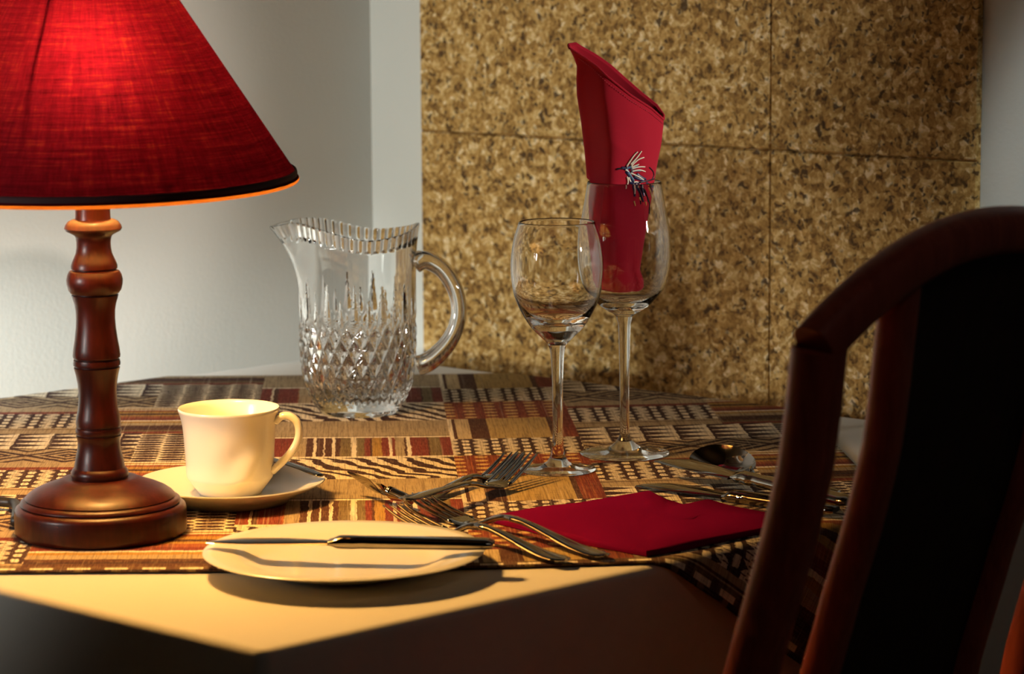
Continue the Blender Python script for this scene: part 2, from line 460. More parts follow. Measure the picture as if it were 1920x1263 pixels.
# ------------------------------------------------------------------ room
A42 = math.radians(42)
dR = Vector((math.cos(A42), -math.sin(A42), 0))     # along the back wall, to the right and nearer
dL = Vector((-math.cos(A42), -math.sin(A42), 0))    # along the left wall, to the left and nearer
nB = Vector((-math.sin(A42), -math.cos(A42), 0))    # back wall faces this way
nL = Vector((math.sin(A42), -math.cos(A42), 0))     # left wall faces this way
COR = Vector((-0.155, 3.15, 0))                     # room corner
WL_, WR_, CH = 4.6, 4.6, 2.5
def wallbox(p, d, n, L, t=0.1):
    a = p - d * 0.0; b = p + d * L
    return prism([(q.x, q.y) for q in (a, b, b - n * t, a - n * t)], 0, CH)
struct('wall_left', wallbox(COR - dL * 0.1, dL, nL, WL_ + 0.1), MW)
struct('wall_back', wallbox(COR, dR, nB, WR_), MW)
cR = COR + dR * WR_; cL = COR + dL * WL_
struct('wall_right', wallbox(cR, dL, -dR, WL_), MPANW)
struct('wall_front', wallbox(cL, dR, -dL, WR_), MPANW)
far = cR + dL * WL_
room = [(q.x, q.y) for q in (COR, cR, far, cL)]
struct('floor', prism(room, -0.1, 0), MFLOOR)
struct('ceiling', prism(room, CH, CH + 0.1), MCEIL)

# cork panels on the back wall
def brk(i, n, e): return 0.0 if i == 0 else 1.0 if i == n else e + (1 - 2 * e) * (i - 1) / (n - 2)
def cork(s0, s1, z0, z1, label):
    r = random.Random(int(s0 * 991 + z0 * 77))
    a, b = COR + dR * s0 + nB * 0.0005, COR + dR * s1 + nB * 0.0005
    T = 0.007; V, F = [], []
    nx, nz = 40, 40
    for side in (0, 1):
        for j in range(nz + 1):
            for i in range(nx + 1):
                p = a.lerp(b, brk(i, nx, 0.0012 / (s1 - s0))); z = z0 + (z1 - z0) * brk(j, nz, 0.0020 / (z1 - z0))
                e = 0.0
                if i in (0, nx): p = p + dR * r.uniform(0, 0.0003) * (1 if i == 0 else -1)
                if j in (0, nz): z += r.uniform(0, 0.0003) * (1 if j == 0 else -1)
                if side and (i in (0, nx) or j in (0, nz)): e = -0.0024
                V.append(Vector((p.x, p.y, z)) + nB * (side * T + e))
    W = nx + 1; S = W * (nz + 1)
    for j in range(nz):
        for i in range(nx):
            q = j * W + i; F.append((q, q + W, q + W + 1, q + 1)); F.append((S + q, S + q + 1, S + q + W + 1, S + q + W))
    for i in range(nx):
        F.append((i, i + 1, S + i + 1, S + i)); q = nz * W + i; F.append((q + 1, q, S + q, S + q + 1))
    for j in range(nz):
        q = j * W; F.append((q + W, q, S + q, S + q + W)); q = j * W + nx; F.append((q, q + W, S + q + W, S + q))
    ctr = (a + b) / 2; ctr.z = z0
    o = obj('cork_panel', ([v - ctr for v in V], F), MCORK, loc=ctr, sharp=40)
    return tag(o, label, 'cork panel', 'cork panels on the back wall')
def wall_s(x):   # distance along the back wall of photo column x, at mid height
    d = ray(x, 400); A = COR - CAMP
    # CAMP + d t = COR + dR s (in plan)
    det = d.x * (-dR.y) - (-dR.x) * d.y
    return (d.x * A.y - d.y * A.x) / det
s0, s1, s2 = wall_s(799), wall_s(1452), wall_s(1838)
pj = COR + dR * s0; zj = atY(800, 244, pj.y).z
G = 0.0
cork(s0, s1 - G, zj + G, zj + 0.478, 'large upper cork panel on the back wall behind the standing napkin tip')
cork(s0, s1 - G, zj - 0.478, zj - G, 'large lower cork panel on the back wall behind the wine glasses')
cork(s1 + G, s2, zj + G, zj + 0.478, 'narrow upper cork panel above the chair, beside the bare white wall')
cork(s1 + G, s2, zj - 0.478, zj - G, 'narrow lower cork panel directly behind the chair back')

# ------------------------------------------------------------------ table
F0 = at(490, 1222)
def isect(p, d, q, e):
    det = d.x * (-e.y) + e.x * d.y; r = q - p
    t = (r.x * (-e.y) + e.x * r.y) / det
    return p + d * t
def angd(a): a = math.radians(a); return Vector((math.cos(a), math.sin(a), 0))
eR, eL = angd(42.6), angd(180 - 42.3)
pBL = at(300, 709); pBR = at(1470, 765); 
dBR = angd(-41.0); dBL = angd(42.5)
CF = Vector((F0.x, F0.y, 0)); CB = isect(pBL, dBL, pBR, dBR); CRt = isect(CF, eR, pBR, dBR); CLt = isect(CF, eL, pBL, dBL)
for q in (CB, CRt, CLt): q.z = 0
QUAD = [CF, CRt, CB, CLt]      # counter-clockwise
CEN = (CF + CRt + CB + CLt) / 4
EDG = []
for i in range(4):
    a, b = QUAD[i], QUAD[(i + 1) % 4]; d = (b - a).normalized(); n = Vector((d.y, -d.x, 0)); EDG.append((a, b, d, n))
def inset(k):
    P = []
    for i in range(4):
        a, b, d, n = EDG[i - 1]; a2, b2, d2, n2 = EDG[i]
        P.append(isect(a - n * k, d, a2 - n2 * k, d2))
    return P
tb = thing('dining_table', 'square dining table hidden under a white cloth and a patchwork overcloth', 'table', (CEN.x, CEN.y, 0))
poly = [(p.x - CEN.x, p.y - CEN.y) for p in inset(0.006)]
fix_normals(obj('tabletop', prism(poly, TZ - 0.032, TZ - 0.002), MTABLE, tb, smooth=False))
obj('pedestal', lathe([(0, 0.05), (0.06, 0.05), (0.055, 0.12), (0.035, 0.2), (0.045, 0.4), (0.04, 0.6), (0.09, TZ - 0.034), (0, TZ - 0.034)], 32), MTABLE, tb)
for k in range(4):
    a = k * PI / 2
    pts = [Vector((math.cos(a) * r, math.sin(a) * r, z)) for r, z in ((0.03, 0.10), (0.12, 0.085), (0.22, 0.045), (0.28, 0.02))]
    obj('foot', sweep(pts, Vector((-math.sin(a), math.cos(a), 0)), 0.025, 0.018, 12, 3), MTABLE, tb)

# white tablecloth: flat top, rounded edge, hanging skirt
def tablecloth():
    rc = 0.010; re = 0.007
    I = inset(rc)
    ring0 = []                                   # (base point, outward dir, arc length, side, corner weight)
    s = 0.0
    for i in range(4):
        a, b = I[i], I[(i + 1) % 4]; d, n = EDG[i][2], EDG[i][3]; n2 = EDG[(i + 1) % 4][3]
        L = (b - a).length; m = 70
        for k in range(m):
            ring0.append((a.lerp(b, k / m), n, s + L * k / m, i, math.exp(-min(k, m - k) / 3.0)))
        s += L
        for k in range(8):
            t = k / 8; nn = (n * math.cos(t * PI / 2) + n2 * math.sin(t * PI / 2)).normalized(); ring0.append((b, nn, s, i, 1.0))
    NP = len(ring0); V, F = [], []
    levels = [(-rc + 0.0002, 0.0)] + [(-re + re * math.sin(t * PI / 10), -re + re * math.cos(t * PI / 10)) for t in range(6)]
    drops = [0.02, 0.04, 0.06, 0.09, 0.12, 0.16, 0.20, 0.245]
    for dz in drops: levels.append((None, -dz))
    for lv, (off, z) in enumerate(levels):
        for (p, n, sl, side, cw) in ring0:
            o = off
            if o is None:
                t = min(1, -z / 0.25)
                amp = 0.010 if side == 3 else 0.0022
                o = amp * t * (1 + math.sin(sl * 2 * PI / 0.155 + 0.8 * math.sin(sl * 9))) / 2 + 0.020 * t * cw
            q = p + n * (rc + o); V.append(Vector((q.x, q.y, TZ + z)))
    for l in range(len(levels) - 1):
        for k in range(NP):
            k2 = (k + 1) % NP; F.append((l * NP + k, (l + 1) * NP + k, (l + 1) * NP + k2, l * NP + k2))
    F.append(tuple(range(NP)))
    o = fix_normals(obj('white_tablecloth', (V, F), MCLOTH, sharp=60))
    md = o.modifiers.new('thickness', 'SOLIDIFY'); md.thickness = 0.001; md.offset = -1
    tag(o, 'plain white tablecloth hanging over the table edges below the patchwork cloth', 'tablecloth'); return o
tablecloth()

# patchwork overcloth, laid at an angle across the table; its corner falls over the near right edge
def bend(X):
    t = (X / 1.0476 + 0.06) / 0.03
    return 0.12 * 0.03 * 1.0476 * (math.log1p(math.exp(t)) if t < 30 else t)
def fold(X, Y, z0=0.0026, R=0.0125, r=0.008):
    best, bi = -9, 0
    for i, (a, b, d, n) in enumerate(EDG):
        s = (X - a.x) * n.x + (Y - a.y) * n.y
        if s > best: best, bi = s, i
    a, b, d, n = EDG[bi]; sp = best + r
    if sp <= 0: return Vector((X, Y, TZ + z0))
    base = Vector((X, Y, 0)) - n * best; al = (base - a).dot(d)
    if sp < PI * R / 2:
        th = sp / R; o, z = -r + R * math.sin(th), z0 - (R - R * math.cos(th))
    else:
        h = sp - PI * R / 2; k = min(1, h / 0.12)
        o = -r + R + 0.004 * min(1, h / 0.02) + 0.010 * k * (1 + math.sin(al * 2 * PI / 0.13 + 1.2)) / 2 + 0.006 * k
        z = z0 - R - h
    q = base + n * o; return Vector((q.x, q.y, TZ + z))
def overcloth():
    U0, U1, V0, V1 = -0.615, 0.283, 1.9445, 2.842
    NU, NV = 190, 190; V, F, UV = [], [], []
    for j in range(NV + 1):
        for i in range(NU + 1):
            u = U0 + (U1 - U0) * i / NU; v = V0 + (V1 - V0) * j / NV
            X = u; Y = v
            for _ in range(4): Y = v + bend(X); X = u - 0.054 * (Y - 2.41)
            V.append(fold(X, Y)); UV.append((u, v))
    W = NU + 1
    for j in range(NV):
        for i in range(NU):
            q = j * W + i; F.append((q, q + 1, q + W + 1, q + W))
    o = obj('patchwork_overcloth', (V, F, UV), MPATCH)
    md = o.modifiers.new('thickness', 'SOLIDIFY'); md.thickness = 0.0011; md.offset = -1
    tag(o, 'rust, cream and black patchwork-print cloth laid askew over the white tablecloth', 'tablecloth')
overcloth()
ZT = 0.0029                    # objects stand on the overcloth
def foot(x, y): p = at(x, y, ZT); return p

# ------------------------------------------------------------------ table lamp
LP = foot(190, 998)
lamp = thing('table_lamp', 'table lamp with a red cone shade and turned mahogany base, lit', 'lamp', LP)
S = 1 / 2432.0
base = [(0, 0.0000), (0.0615, 0.0000), (0.0635, 0.0015), (0.0638, 0.0040), (0.0638, 0.0181), (0.0630, 0.0206), (0.0605, 0.0222), (0.0588, 0.0228), (0.0596, 0.0238), (0.0590, 0.0254), (0.0568, 0.0268),
        (0.0552, 0.0272), (0.0558, 0.0280), (0.0540, 0.0300), (0.0500, 0.0328), (0.0440, 0.0356), (0.0370, 0.0381), (0.0310, 0.0404), (0.0285, 0.0418), (0.0240, 0.0420), (0, 0.0420)]
obj('base', lathe(base, 96), MLAMP, lamp, sharp=50)
yz = lambda y: (998 - y) * S
stem_px = [(50, 897), (51.5, 893), (52, 889), (51.5, 884), (49, 880), (46, 877), (44.5, 868), (42.5, 858), (40, 848), (38.5, 838), (38.2, 830), (39, 823), (41, 818.5), (38, 817.3), (38, 815.5),
           (40.5, 814.5), (41.5, 810), (40.5, 804.5), (37.5, 803.5), (37.5, 801.5), (40, 800.5), (40.5, 793), (39.5, 785), (36, 770), (34.2, 752), (34.2, 738), (35.5, 722), (38, 707), (41.5, 694), (38.5, 693), (38.5, 691),
           (42, 690), (42.5, 686), (41.5, 680), (38.5, 679), (38.5, 677), (42, 676), (42.8, 672), (41.5, 660), (38.5, 642), (36, 622), (35, 604), (35.5, 590), (37.5, 578), (41, 567), (42, 562.5), (38, 561.5), (38, 560),
           (43, 559), (47.5, 553), (50, 543), (50.5, 535), (48.5, 526), (45, 519.5), (42, 518), (39, 517), (39, 515.5), (41.5, 514.5), (41.5, 509), (39, 502), (35.5, 494), (32.5, 487), (30.8, 477), (30.6, 467), (31.8, 459),
           (34, 454.5), (42, 450), (49, 446.5), (51.5, 442), (49.5, 436), (45, 430), (38, 426.5), (32, 426), (31.2, 420), (31, 400), (30.5, 370), (30, 330), (24, 326), (0, 326)]
stem = [(0, 0.0360), (0.0203, 0.0360), (0.0203, yz(897))] + [(r * S, yz(y)) for r, y in stem_px]
obj('stem', lathe(stem, 72), MLAMP, lamp, sharp=35)
zs = yz(326)
obj('socket', lathe([(0, zs), (0.009, zs), (0.0165, zs + 0.004), (0.0165, zs + 0.036), (0.0135, zs + 0.042), (0, zs + 0.042)], 32), MBRASS, lamp, sharp=40)
zb = zs + 0.042
obj('bulb', lathe([(0, zb + 0.0005), (0.012, zb + 0.001)] + [(0.028 * math.sin(t), zb + 0.040 - 0.028 * math.cos(t)) for t in [0.5 + (PI - 0.5) * k / 12 for k in range(12)]] + [(0, zb + 0.068)], 32), MBULB, lamp)
ZR, RR, SL = 0.2640, 0.1518, 0.645
ZTOP = 0.442
def shade():
    V, F, UV, mats = [], [], [], []
    seg, nz = 128, 24; th = 0.0012
    for side in (0, 1):
        for j in range(nz + 1):
            z = ZR + (ZTOP - ZR) * j / nz; r = RR - SL * (z - ZR) - side * th
            for k in range(seg + 1):
                a = 2 * PI * k / seg
                V.append(Vector((r * math.cos(a), r * math.sin(a), z))); UV.append((k / seg, j / nz * 0.35))
    W = seg + 1; SS = W * (nz + 1)
    for j in range(nz):
        for k in range(seg):
            q = j * W + k
            F.append((q, q + 1, q + W + 1, q + W)); mats.append(0)
            q += SS; F.append((q, q + W, q + W + 1, q + 1)); mats.append(1)
    for k in range(seg):
        F.append((k, SS + k, SS + k + 1, k + 1)); mats.append(0)
        q = nz * W + k; F.append((q, q + 1, SS + q + 1, SS + q)); mats.append(0)
    o = obj('lampshade', (V, F, UV), [MSHO, MSHI], lamp)
    for p, mi in zip(o.data.polygons, mats): p.material_index = mi
    return o
sh = shade()
TL = math.radians(2.0)           # the shade sits a touch askew, its near rim lower
sh.rotation_euler = (TL, 0, 0); sh.location = (0, 0.30 * math.sin(TL), 0.30 * (1 - math.cos(TL)))
def torus(R, r, z, seg=128, n=12, rz=None):
    prof = [(R + r * math.cos(2 * PI * k / n), z + (rz or r) * math.sin(2 * PI * k / n)) for k in range(n)]
    return lathe(prof, seg, closed=True)
obj('rim_binding', torus(RR - 0.0004 - SL * 0.003, 0.0013, ZR + 0.0026, rz=0.0036), MTRIM, sh)
o_ = obj('rim_piping', torus(RR - 0.0012, 0.0015, ZR - 0.0010, rz=0.0016), MPIPE, sh); o_['label'] = 'thin glowing piping under the shade rim'
obj('rim_binding', torus(RR - SL * (ZTOP - ZR), 0.0016, ZTOP, 64, rz=0.003), MTRIM, sh)
# wire carrier that holds the shade on the socket
wr = RR - SL * (ZTOP - ZR)
cw = []
for k in range(3):
    a = -PI / 2 - 0.27 + k * 2 * PI / 3
    c_, s_ = math.cos(a), math.sin(a)
    rad = lambda z: RR - SL * (z - ZR) - 0.0035
    pts = [Vector((c_ * 0.0185, s_ * 0.0185, zs + 0.012))] + [Vector((c_ * q, s_ * q, z)) for q, z in ((0.045, 0.306), (rad(0.341) - 0.004, 0.328), (rad(0.351), 0.351), (rad(0.406), 0.406), (rad(ZTOP), ZTOP - 0.001))]
    cw.append(sweep(pts, Vector((-s_, c_, 0)), 0.0011, 0.0011, 8))
obj('shade_carrier', join(*cw, torus(0.0185, 0.0012, zs + 0.012, 32, 8)), MBRASS, sh)
cord_pts = [LP + Vector((-0.066, 0.012, 0.006)), at(30, 946, 0.0088), at(0, 940, 0.0088), at(-60, 931, 0.0088), at(-150, 915, 0.0088), at(-260, 888, 0.0088), at(-400, 850, 0.0088), at(-520, 842, 0.0088)]
cp = smooth_prof([tuple(p - LP) for p in cord_pts], 6)
obj('power_cord', sweep(cp, Vector((0, 0, 1)), 0.0040, 0.0040, 12), MBLK, lamp)

# ------------------------------------------------------------------ cup, saucer, teaspoon
SP = at(434, 938, ZT)
SCp = thing('saucer', 'round white china saucer under the coffee cup', 'saucer', SP)
sau = [(0, 0.0035), (0.042, 0.0035), (0.0435, 0.0002), (0.0455, 0.0002), (0.0475, 0.0045), (0.058, 0.0115), (0.068, 0.0180), (0.0730, 0.0220), (0.0742, 0.0232), (0.0738, 0.0244), (0.0722, 0.0242),
       (0.064, 0.0190), (0.052, 0.0105), (0.042, 0.0066), (0.034, 0.0060), (0.0265, 0.0060), (0, 0.0060)]
obj('dish', lathe([(r, z * 0.70) for r, z in sau], 96), MCHINA, SCp, sharp=60)
CP = Vector((at(431, 923, 0.0085).x, SP.y + 0.009, SP.z + 0.0046))
cup = thing('coffee_cup', 'white china coffee cup standing on the saucer beside the lamp', 'cup', CP)
def cupmod(r, z, a):
    if z > 0.050 or z < 0.010 or r < 0.02: return r
    k = math.sin(min(1, (z - 0.010) / 0.010) * PI / 2) * max(0, min(1, (0.050 - z) / 0.018))
    w = math.exp(-((a - (2 * PI - 1.0)) / 0.65) ** 2)
    ph = (a - 4.7) * 5.2 - (z - 0.01) * 105
    return r + 0.0022 * k * w * math.sin(ph)
cupo = [(0, 0.0022), (0.0225, 0.0022), (0.0235, 0.0), (0.0252, 0.0), (0.0265, 0.0022), (0.0302, 0.0072), (0.0343, 0.0132), (0.0354, 0.0165), (0.0357, 0.0230), (0.0361, 0.0310), (0.0367, 0.0420), (0.0373, 0.0520), (0.0382, 0.0600),
        (0.0397, 0.0670), (0.0411, 0.0712), (0.0414, 0.0727), (0.0409, 0.0738), (0.0400, 0.0736), (0.0388, 0.0700), (0.0370, 0.0620), (0.0355, 0.0500), (0.0345, 0.0350), (0.0338, 0.0200), (0.0310, 0.0110), (0.0240, 0.0060), (0, 0.0050)]
cprof = smooth_prof(cupo[4:15], 4)
obj('body', lathe([(r * 0.97, z * 0.93) for r, z in cupo[:4] + cprof + cupo[15:]], 144, mod=cupmod), MCHINA, cup, sharp=60)
hp = smooth_prof([(0.0385, 0.0620), (0.0435, 0.0665), (0.0500, 0.0668), (0.0560, 0.0620), (0.0580, 0.0540), (0.0562, 0.0450), (0.0510, 0.0360), (0.0445, 0.0285), (0.0375, 0.0215), (0.0352, 0.0195)], 5)
ha = -0.12
hpath = [Vector((r * 0.97 * math.cos(ha), r * 0.97 * math.sin(ha), z * 0.93)) for r, z in hp]
obj('handle', sweep(hpath, Vector((-math.sin(ha), math.cos(ha), 0)), [0.0052 - 0.0012 * math.sin(PI * i / (len(hpath) - 1)) for i in range(len(hpath))], 0.0031, 16, 2.4), MCHINA, cup)
def spoon_mesh(path, lat, wtab, htab, n=14):
    N = len(path); 
    return sweep(path, lat, [lerp(wtab, i / (N - 1)) for i in range(N)], [lerp(htab, i / (N - 1)) for i in range(N)], n, 2.4)
ta = SP + Vector((0.0715 * math.cos(-0.08), 0.0715 * math.sin(-0.08), 0.0205)); tbk = SP + Vector((0.0735 * math.cos(1.50), 0.0735 * math.sin(1.50), 0.0230))
tsp = thing('teaspoon', 'steel teaspoon lying on the saucer behind the cup', 'spoon', ta)
tm = ta.lerp(tbk, 0.78) + Vector((0, 0, 0.0025))
tpath = [Vector(p) for p in smooth_prof([tuple(ta - ta), tuple(ta.lerp(tm, 0.35) - ta + Vector((0, 0, 0.0012))), tuple(ta.lerp(tm, 0.75) - ta + Vector((0, 0, 0.0006))), tuple(tm - ta), tuple(tm.lerp(tbk, 0.5) - ta)], 6)]
dlat = (tm - ta).normalized().cross(Vector((0, 0, 1)))
obj('handle', spoon_mesh(tpath, dlat, [(0, 0.0030), (0.1, 0.0050), (0.45, 0.0036), (0.8, 0.0022), (1, 0.0022)], [(0, 0.0010), (1, 0.0011)]), MSTEEL, tsp)
def bowl(c, axis, lat, L, Wd, depth, name, parent, loc, tilt=None, th=0.0009, mat=None):
    """spoon bowl: double-skinned dish, axis = long direction, pointed outwards"""
    V, F = [], []; nr, na = 10, 40
    nrm = lat.cross(axis).normalized()
    if nrm.z < 0: nrm = -nrm
    for side in (0, 1):
        for j in range(nr + 1):
            q = j / nr
            for k in range(na):
                a = 2 * PI * k / na
                w = Wd * (1 + 0.10 * math.cos(a)) if True else Wd
                p = c + axis * (math.cos(a) * L * q) + lat * (math.sin(a) * w * q) + nrm * (-depth * (1 - q ** 2.2) - side * th)
                V.append(p)
    R = na * (nr + 1)
    for side in (0, 1):
        for j in range(nr):
            for k in range(na):
                k2 = (k + 1) % na; b = side * R + j * na; f = (b + k, b + na + k, b + na + k2, b + k2)
                F.append(f if side == 0 else tuple(reversed(f)))
    for k in range(na):
        k2 = (k + 1) % na; b = nr * na; F.append((b + k, R + b + k, R + b + k2, b + k2))
    o = obj(name, ([v - loc for v in V], F), mat or MSTEEL, parent, sharp=60)
    bm = bmesh.new(); bm.from_mesh(o.data); bmesh.ops.remove_doubles(bm, verts=bm.verts, dist=1e-6); bmesh.ops.recalc_face_normals(bm, faces=bm.faces); bm.to_mesh(o.data); bm.free()
    return o
bowl(tbk + Vector((0, 0, 0.004)), (tbk - tm).normalized(), (tbk - tm).normalized().cross(Vector((0, 0, 1))), 0.021, 0.0135, 0.005, 'spoon_bowl', tsp, ta)

# ------------------------------------------------------------------ plate
PP = at(645, 1045, ZT); pc = at(645, 1030, 0.0160); PP = Vector((pc.x, pc.y, TZ + ZT))
plate = thing('side_plate', 'round white china plate over the cloth edge with a knife across it', 'plate', PP)
pl = [(0, 0.0030), (0.050, 0.0030), (0.0515, 0.0002), (0.0540, 0.0002), (0.0560, 0.0042), (0.066, 0.0090), (0.078, 0.0155), (0.092, 0.0190), (0.0982, 0.0205), (0.0992, 0.0216), (0.0986, 0.0226),
      (0.092, 0.0222), (0.078, 0.0190), (0.0725, 0.0168), (0.066, 0.0118), (0.058, 0.0072), (0.048, 0.0060), (0, 0.0056)]
obj('dish', lathe([(r, z * 0.60 + 0.0001) for r, z in pl], 128), MCHINA, plate, sharp=70)

# ------------------------------------------------------------------ cutlery
def table_knife(name, label, A, B, blade=0.52, roll=0.0, bw=0.0095, hw=0.0075, zs_=None, group=None):
    """tip A, handle end B; roll = 0 lies flat, pi/2 stands on its edge"""
    r = thing(name, label, 'knife', A, group)
    d = (B - A); L = d.length; t = d.normalized(); up_ = Vector((0, 0, 1)); l0 = t.cross(up_).normalized(); u0 = l0.cross(t)
    l = l0 * math.cos(roll) + u0 * math.sin(roll)
    n1 = 26; pts = [d * (blade * k / n1) for k in range(n1 + 1)]
    ws = [bw * (0.10 + 0.90 * min(1, (k / n1) / 0.30) ** 0.55) * (1 - 0.30 * max(0, (k / n1 - 0.65) / 0.35)) for k in range(n1 + 1)]
    # one straight back, one curved edge
    pts = [p + l * (bw - w) * 0.8 for p, w in zip(pts, ws)]
    obj('blade', sweep(pts, l, ws, [0.0006 + 0.0009 * k / n1 for k in range(n1 + 1)], 12, 1.6), MSTEEL, r, sharp=50)
    n2 = 40; pts = [d * (blade + (1 - blade) * k / n2) for k in range(n2 + 1)]
    pts[0] = d * (blade - 0.004)
    wt = [(0, 0.0062), (0.05, 0.0070), (0.08, 0.0062), (0.12, 0.0072), (0.16, 0.0060), (0.24, 0.0062), (0.7, hw), (0.95, hw), (1, hw * 0.7)]
    tt = [(0, 0.0016), (0.05, 0.0042), (0.08, 0.0046), (0.24, 0.0044), (0.8, 0.0042), (0.97, 0.0036), (1, 0.002)]
    W2 = [lerp(wt, k / n2) + (0.0006 * math.sin(k / n2 * 2 * PI / 0.035) if 0.05 < k / n2 < 0.22 else 0) for k in range(n2 + 1)]
    obj('handle', sweep(pts, l, W2, [lerp(tt, k / n2) for k in range(n2 + 1)], 16, 2.6), MSTEEL, r, sharp=60)
    return r

def dinner_fork(name, label, A, B, prof, wid=0.0115, group=None, roll=0.0, upz=None):
    """A: middle of the tine tips, B: handle end (both with their z); prof: (t, lift) above the straight line A-B"""
    r = thing(name, label, 'fork', A, group)
    d = B - A; dh = Vector((d.x, d.y, 0)); t = dh.normalized(); l0 = t.cross(Vector((0, 0, 1))).normalized()
    l = (l0 * math.cos(roll) + Vector((0, 0, 1)) * math.sin(roll)).normalized()
    pr = smooth_prof(prof, 8)
    def P(q): return Vector((d.x * q, d.y * q, 0)) + Vector((0, 0, lerp(pr, q) - prof[0][1]))
    for k in range(4):
        off = (k - 1.5) / 1.5
        pts = [P(q) + l * (off * (wid - 0.0016) * (0.92 + 0.08 * q / 0.25)) for q in [0.26 * i / 14 for i in range(15)]]
        obj('tine', sweep(pts, l, [0.0006 + 0.0011 * min(1, i / 5) for i in range(15)], [0.0005 + 0.0007 * min(1, i / 5) for i in range(15)], 8, 2.6), MSTEEL, r)
    n = 60; q0 = 0.235; qs = [q0 + (1 - q0) * i / n for i in range(n + 1)]
    wt = [(0, wid * 0.97), (0.10, wid * 1.0), (0.15, wid * 0.80), (0.20, wid * 0.38), (0.25, 0.0030), (0.36, 0.0030), (0.40, 0.0046), (0.45, 0.0036), (0.75, 0.0066), (0.94, 0.0084), (0.985, 0.0066), (1, 0.002)]
    tt = [(0, 0.0012), (0.15, 0.0014), (0.25, 0.0024), (0.5, 0.0020), (1, 0.0013)]
    W2 = [lerp(wt, i / n) + (0.0006 * math.sin(i / n * 2 * PI / 0.030) if 0.34 < i / n < 0.46 else 0) for i in range(n + 1)]
    obj('handle', sweep([P(q) for q in qs], l, W2, [lerp(tt, i / n) for i in range(n + 1)], 14, 2.3), MSTEEL, r, sharp=60)
    return r

# knife across the plate
kA = at(390, 1013, 0.0210); kB = at(926, 1019, 0.0235)
table_knife('table_knife', 'steel knife laid across the white plate', kA, kB, 0.43, -0.06, 0.0090, 0.0074)
# two forks beside the plate, handles to the near right
FP = [(0, 0.0150), (0.10, 0.0085), (0.26, 0.0028), (0.36, 0.0040), (0.47, 0.0125), (0.60, 0.0128), (0.85, 0.0050), (1.0, 0.0036)]
fzz = lambda k: ZT + k
fA = at(736, 944, ZT + 0.0150); fB = at(1062, 1049, ZT + 0.004)
dinner_fork('dinner_fork', 'steel fork partly under the near plate, tines pointing away, handle end nearest the viewer', fA, fB, [(q, z) for q, z in FP], group='cutlery around the plate')
gA = at(779, 923, ZT + 0.0150); gB = at(1136, 1041, ZT + 0.004)
dinner_fork('dinner_fork', 'steel fork beside the plate whose handle ends next to the flat maroon napkin', gA, gB, [(q, z) for q, z in FP], group='cutlery around the plate')
# dark crossed pair in front of the goblet
hA = at(990, 846, ZT + 0.024); hB = at(757, 924, ZT + 0.0255)
FQ = [(0, 0.0290), (0.14, 0.0185), (0.27, 0.0112), (0.36, 0.0128), (0.47, 0.0190), (0.60, 0.0215), (0.85, 0.0240), (1.0, 0.0255)]
dinner_fork('dinner_fork', 'dark steel fork with upturned tines in front of the goblet foot', hA, hB, FQ, group='crossed cutlery')
iA = at(966, 848, ZT + 0.016); iB = at(792, 934, ZT + 0.004)
dinner_fork('dinner_fork', 'second steel fork crossed beneath the upturned one near the goblet', iA, iB,
            [(0, 0.0160), (0.12, 0.0080), (0.26, 0.0016), (0.34, 0.0024), (0.45, 0.0075), (0.60, 0.0075), (0.85, 0.0036), (1, 0.0030)], group='crossed cutlery')
jA = at(664, 896, ZT + 0.0150); jB = at(768, 938, ZT + 0.0085)
table_knife('butter_knife', 'short broad steel knife lying between the cup and the crossed forks', jA, jB, 0.66, 0.75, 0.0130, 0.0058)

# right-hand setting
lA = at(1239, 859, ZT + 0.0165); lB = at(1592, 940, ZT + 0.0210)
table_knife('table_knife', 'steel knife turned on its edge, tip beside the tall glass foot', lA, lB, 0.42, -0.25, 0.0092, 0.0066, group='right hand cutlery')
mA = at(1201, 906, ZT + 0.003); mB = at(1568, 955, ZT + 0.0070)
table_knife('table_knife', 'steel knife lying flat behind the folded maroon napkin', mA, mB, 0.45, -0.2, 0.0085, 0.0070, group='right hand cutlery')
sC = at(1352, 872, ZT + 0.016); sE = at(1560, 915, ZT + 0.004); sN = at(1408, 893, ZT + 0.010)
dsp = thing('dessert_spoon', 'steel dessert spoon with deep bowl lying face up by the two knives', 'spoon', sC, 'right hand cutlery')
sax = Vector((-0.62, 0.74, 0.10)).normalized(); slat = sax.cross(Vector((-0.05, -0.5, 0.86)).normalized()).normalized()
sC = at(1356, 862, ZT + 0.0205)
sN = sC - sax * 0.034
bowl(sC, sax, slat, 0.033, 0.0200, 0.0095, 'spoon_bowl', dsp, dsp.location.copy())
sp_ = [Vector(p) for p in smooth_prof([tuple(sN + sax * 0.003 - dsp.location), tuple(at(1418, 893, ZT + 0.0110) - dsp.location), tuple(at(1450, 898, ZT + 0.0115) - dsp.location), tuple(at(1510, 910, ZT + 0.008) - dsp.location), tuple(at(1575, 922, ZT + 0.0035) - dsp.location)], 8)]
obj('handle', spoon_mesh(sp_, Vector((0.45, 0.9, 0)), [(0, 0.0042), (0.12, 0.0026), (0.3, 0.0030), (0.4, 0.0042), (0.5, 0.0034), (0.9, 0.0075), (1, 0.004)], [(0, 0.0014), (0.2, 0.0022), (1, 0.0013)]), MSTEEL, dsp)

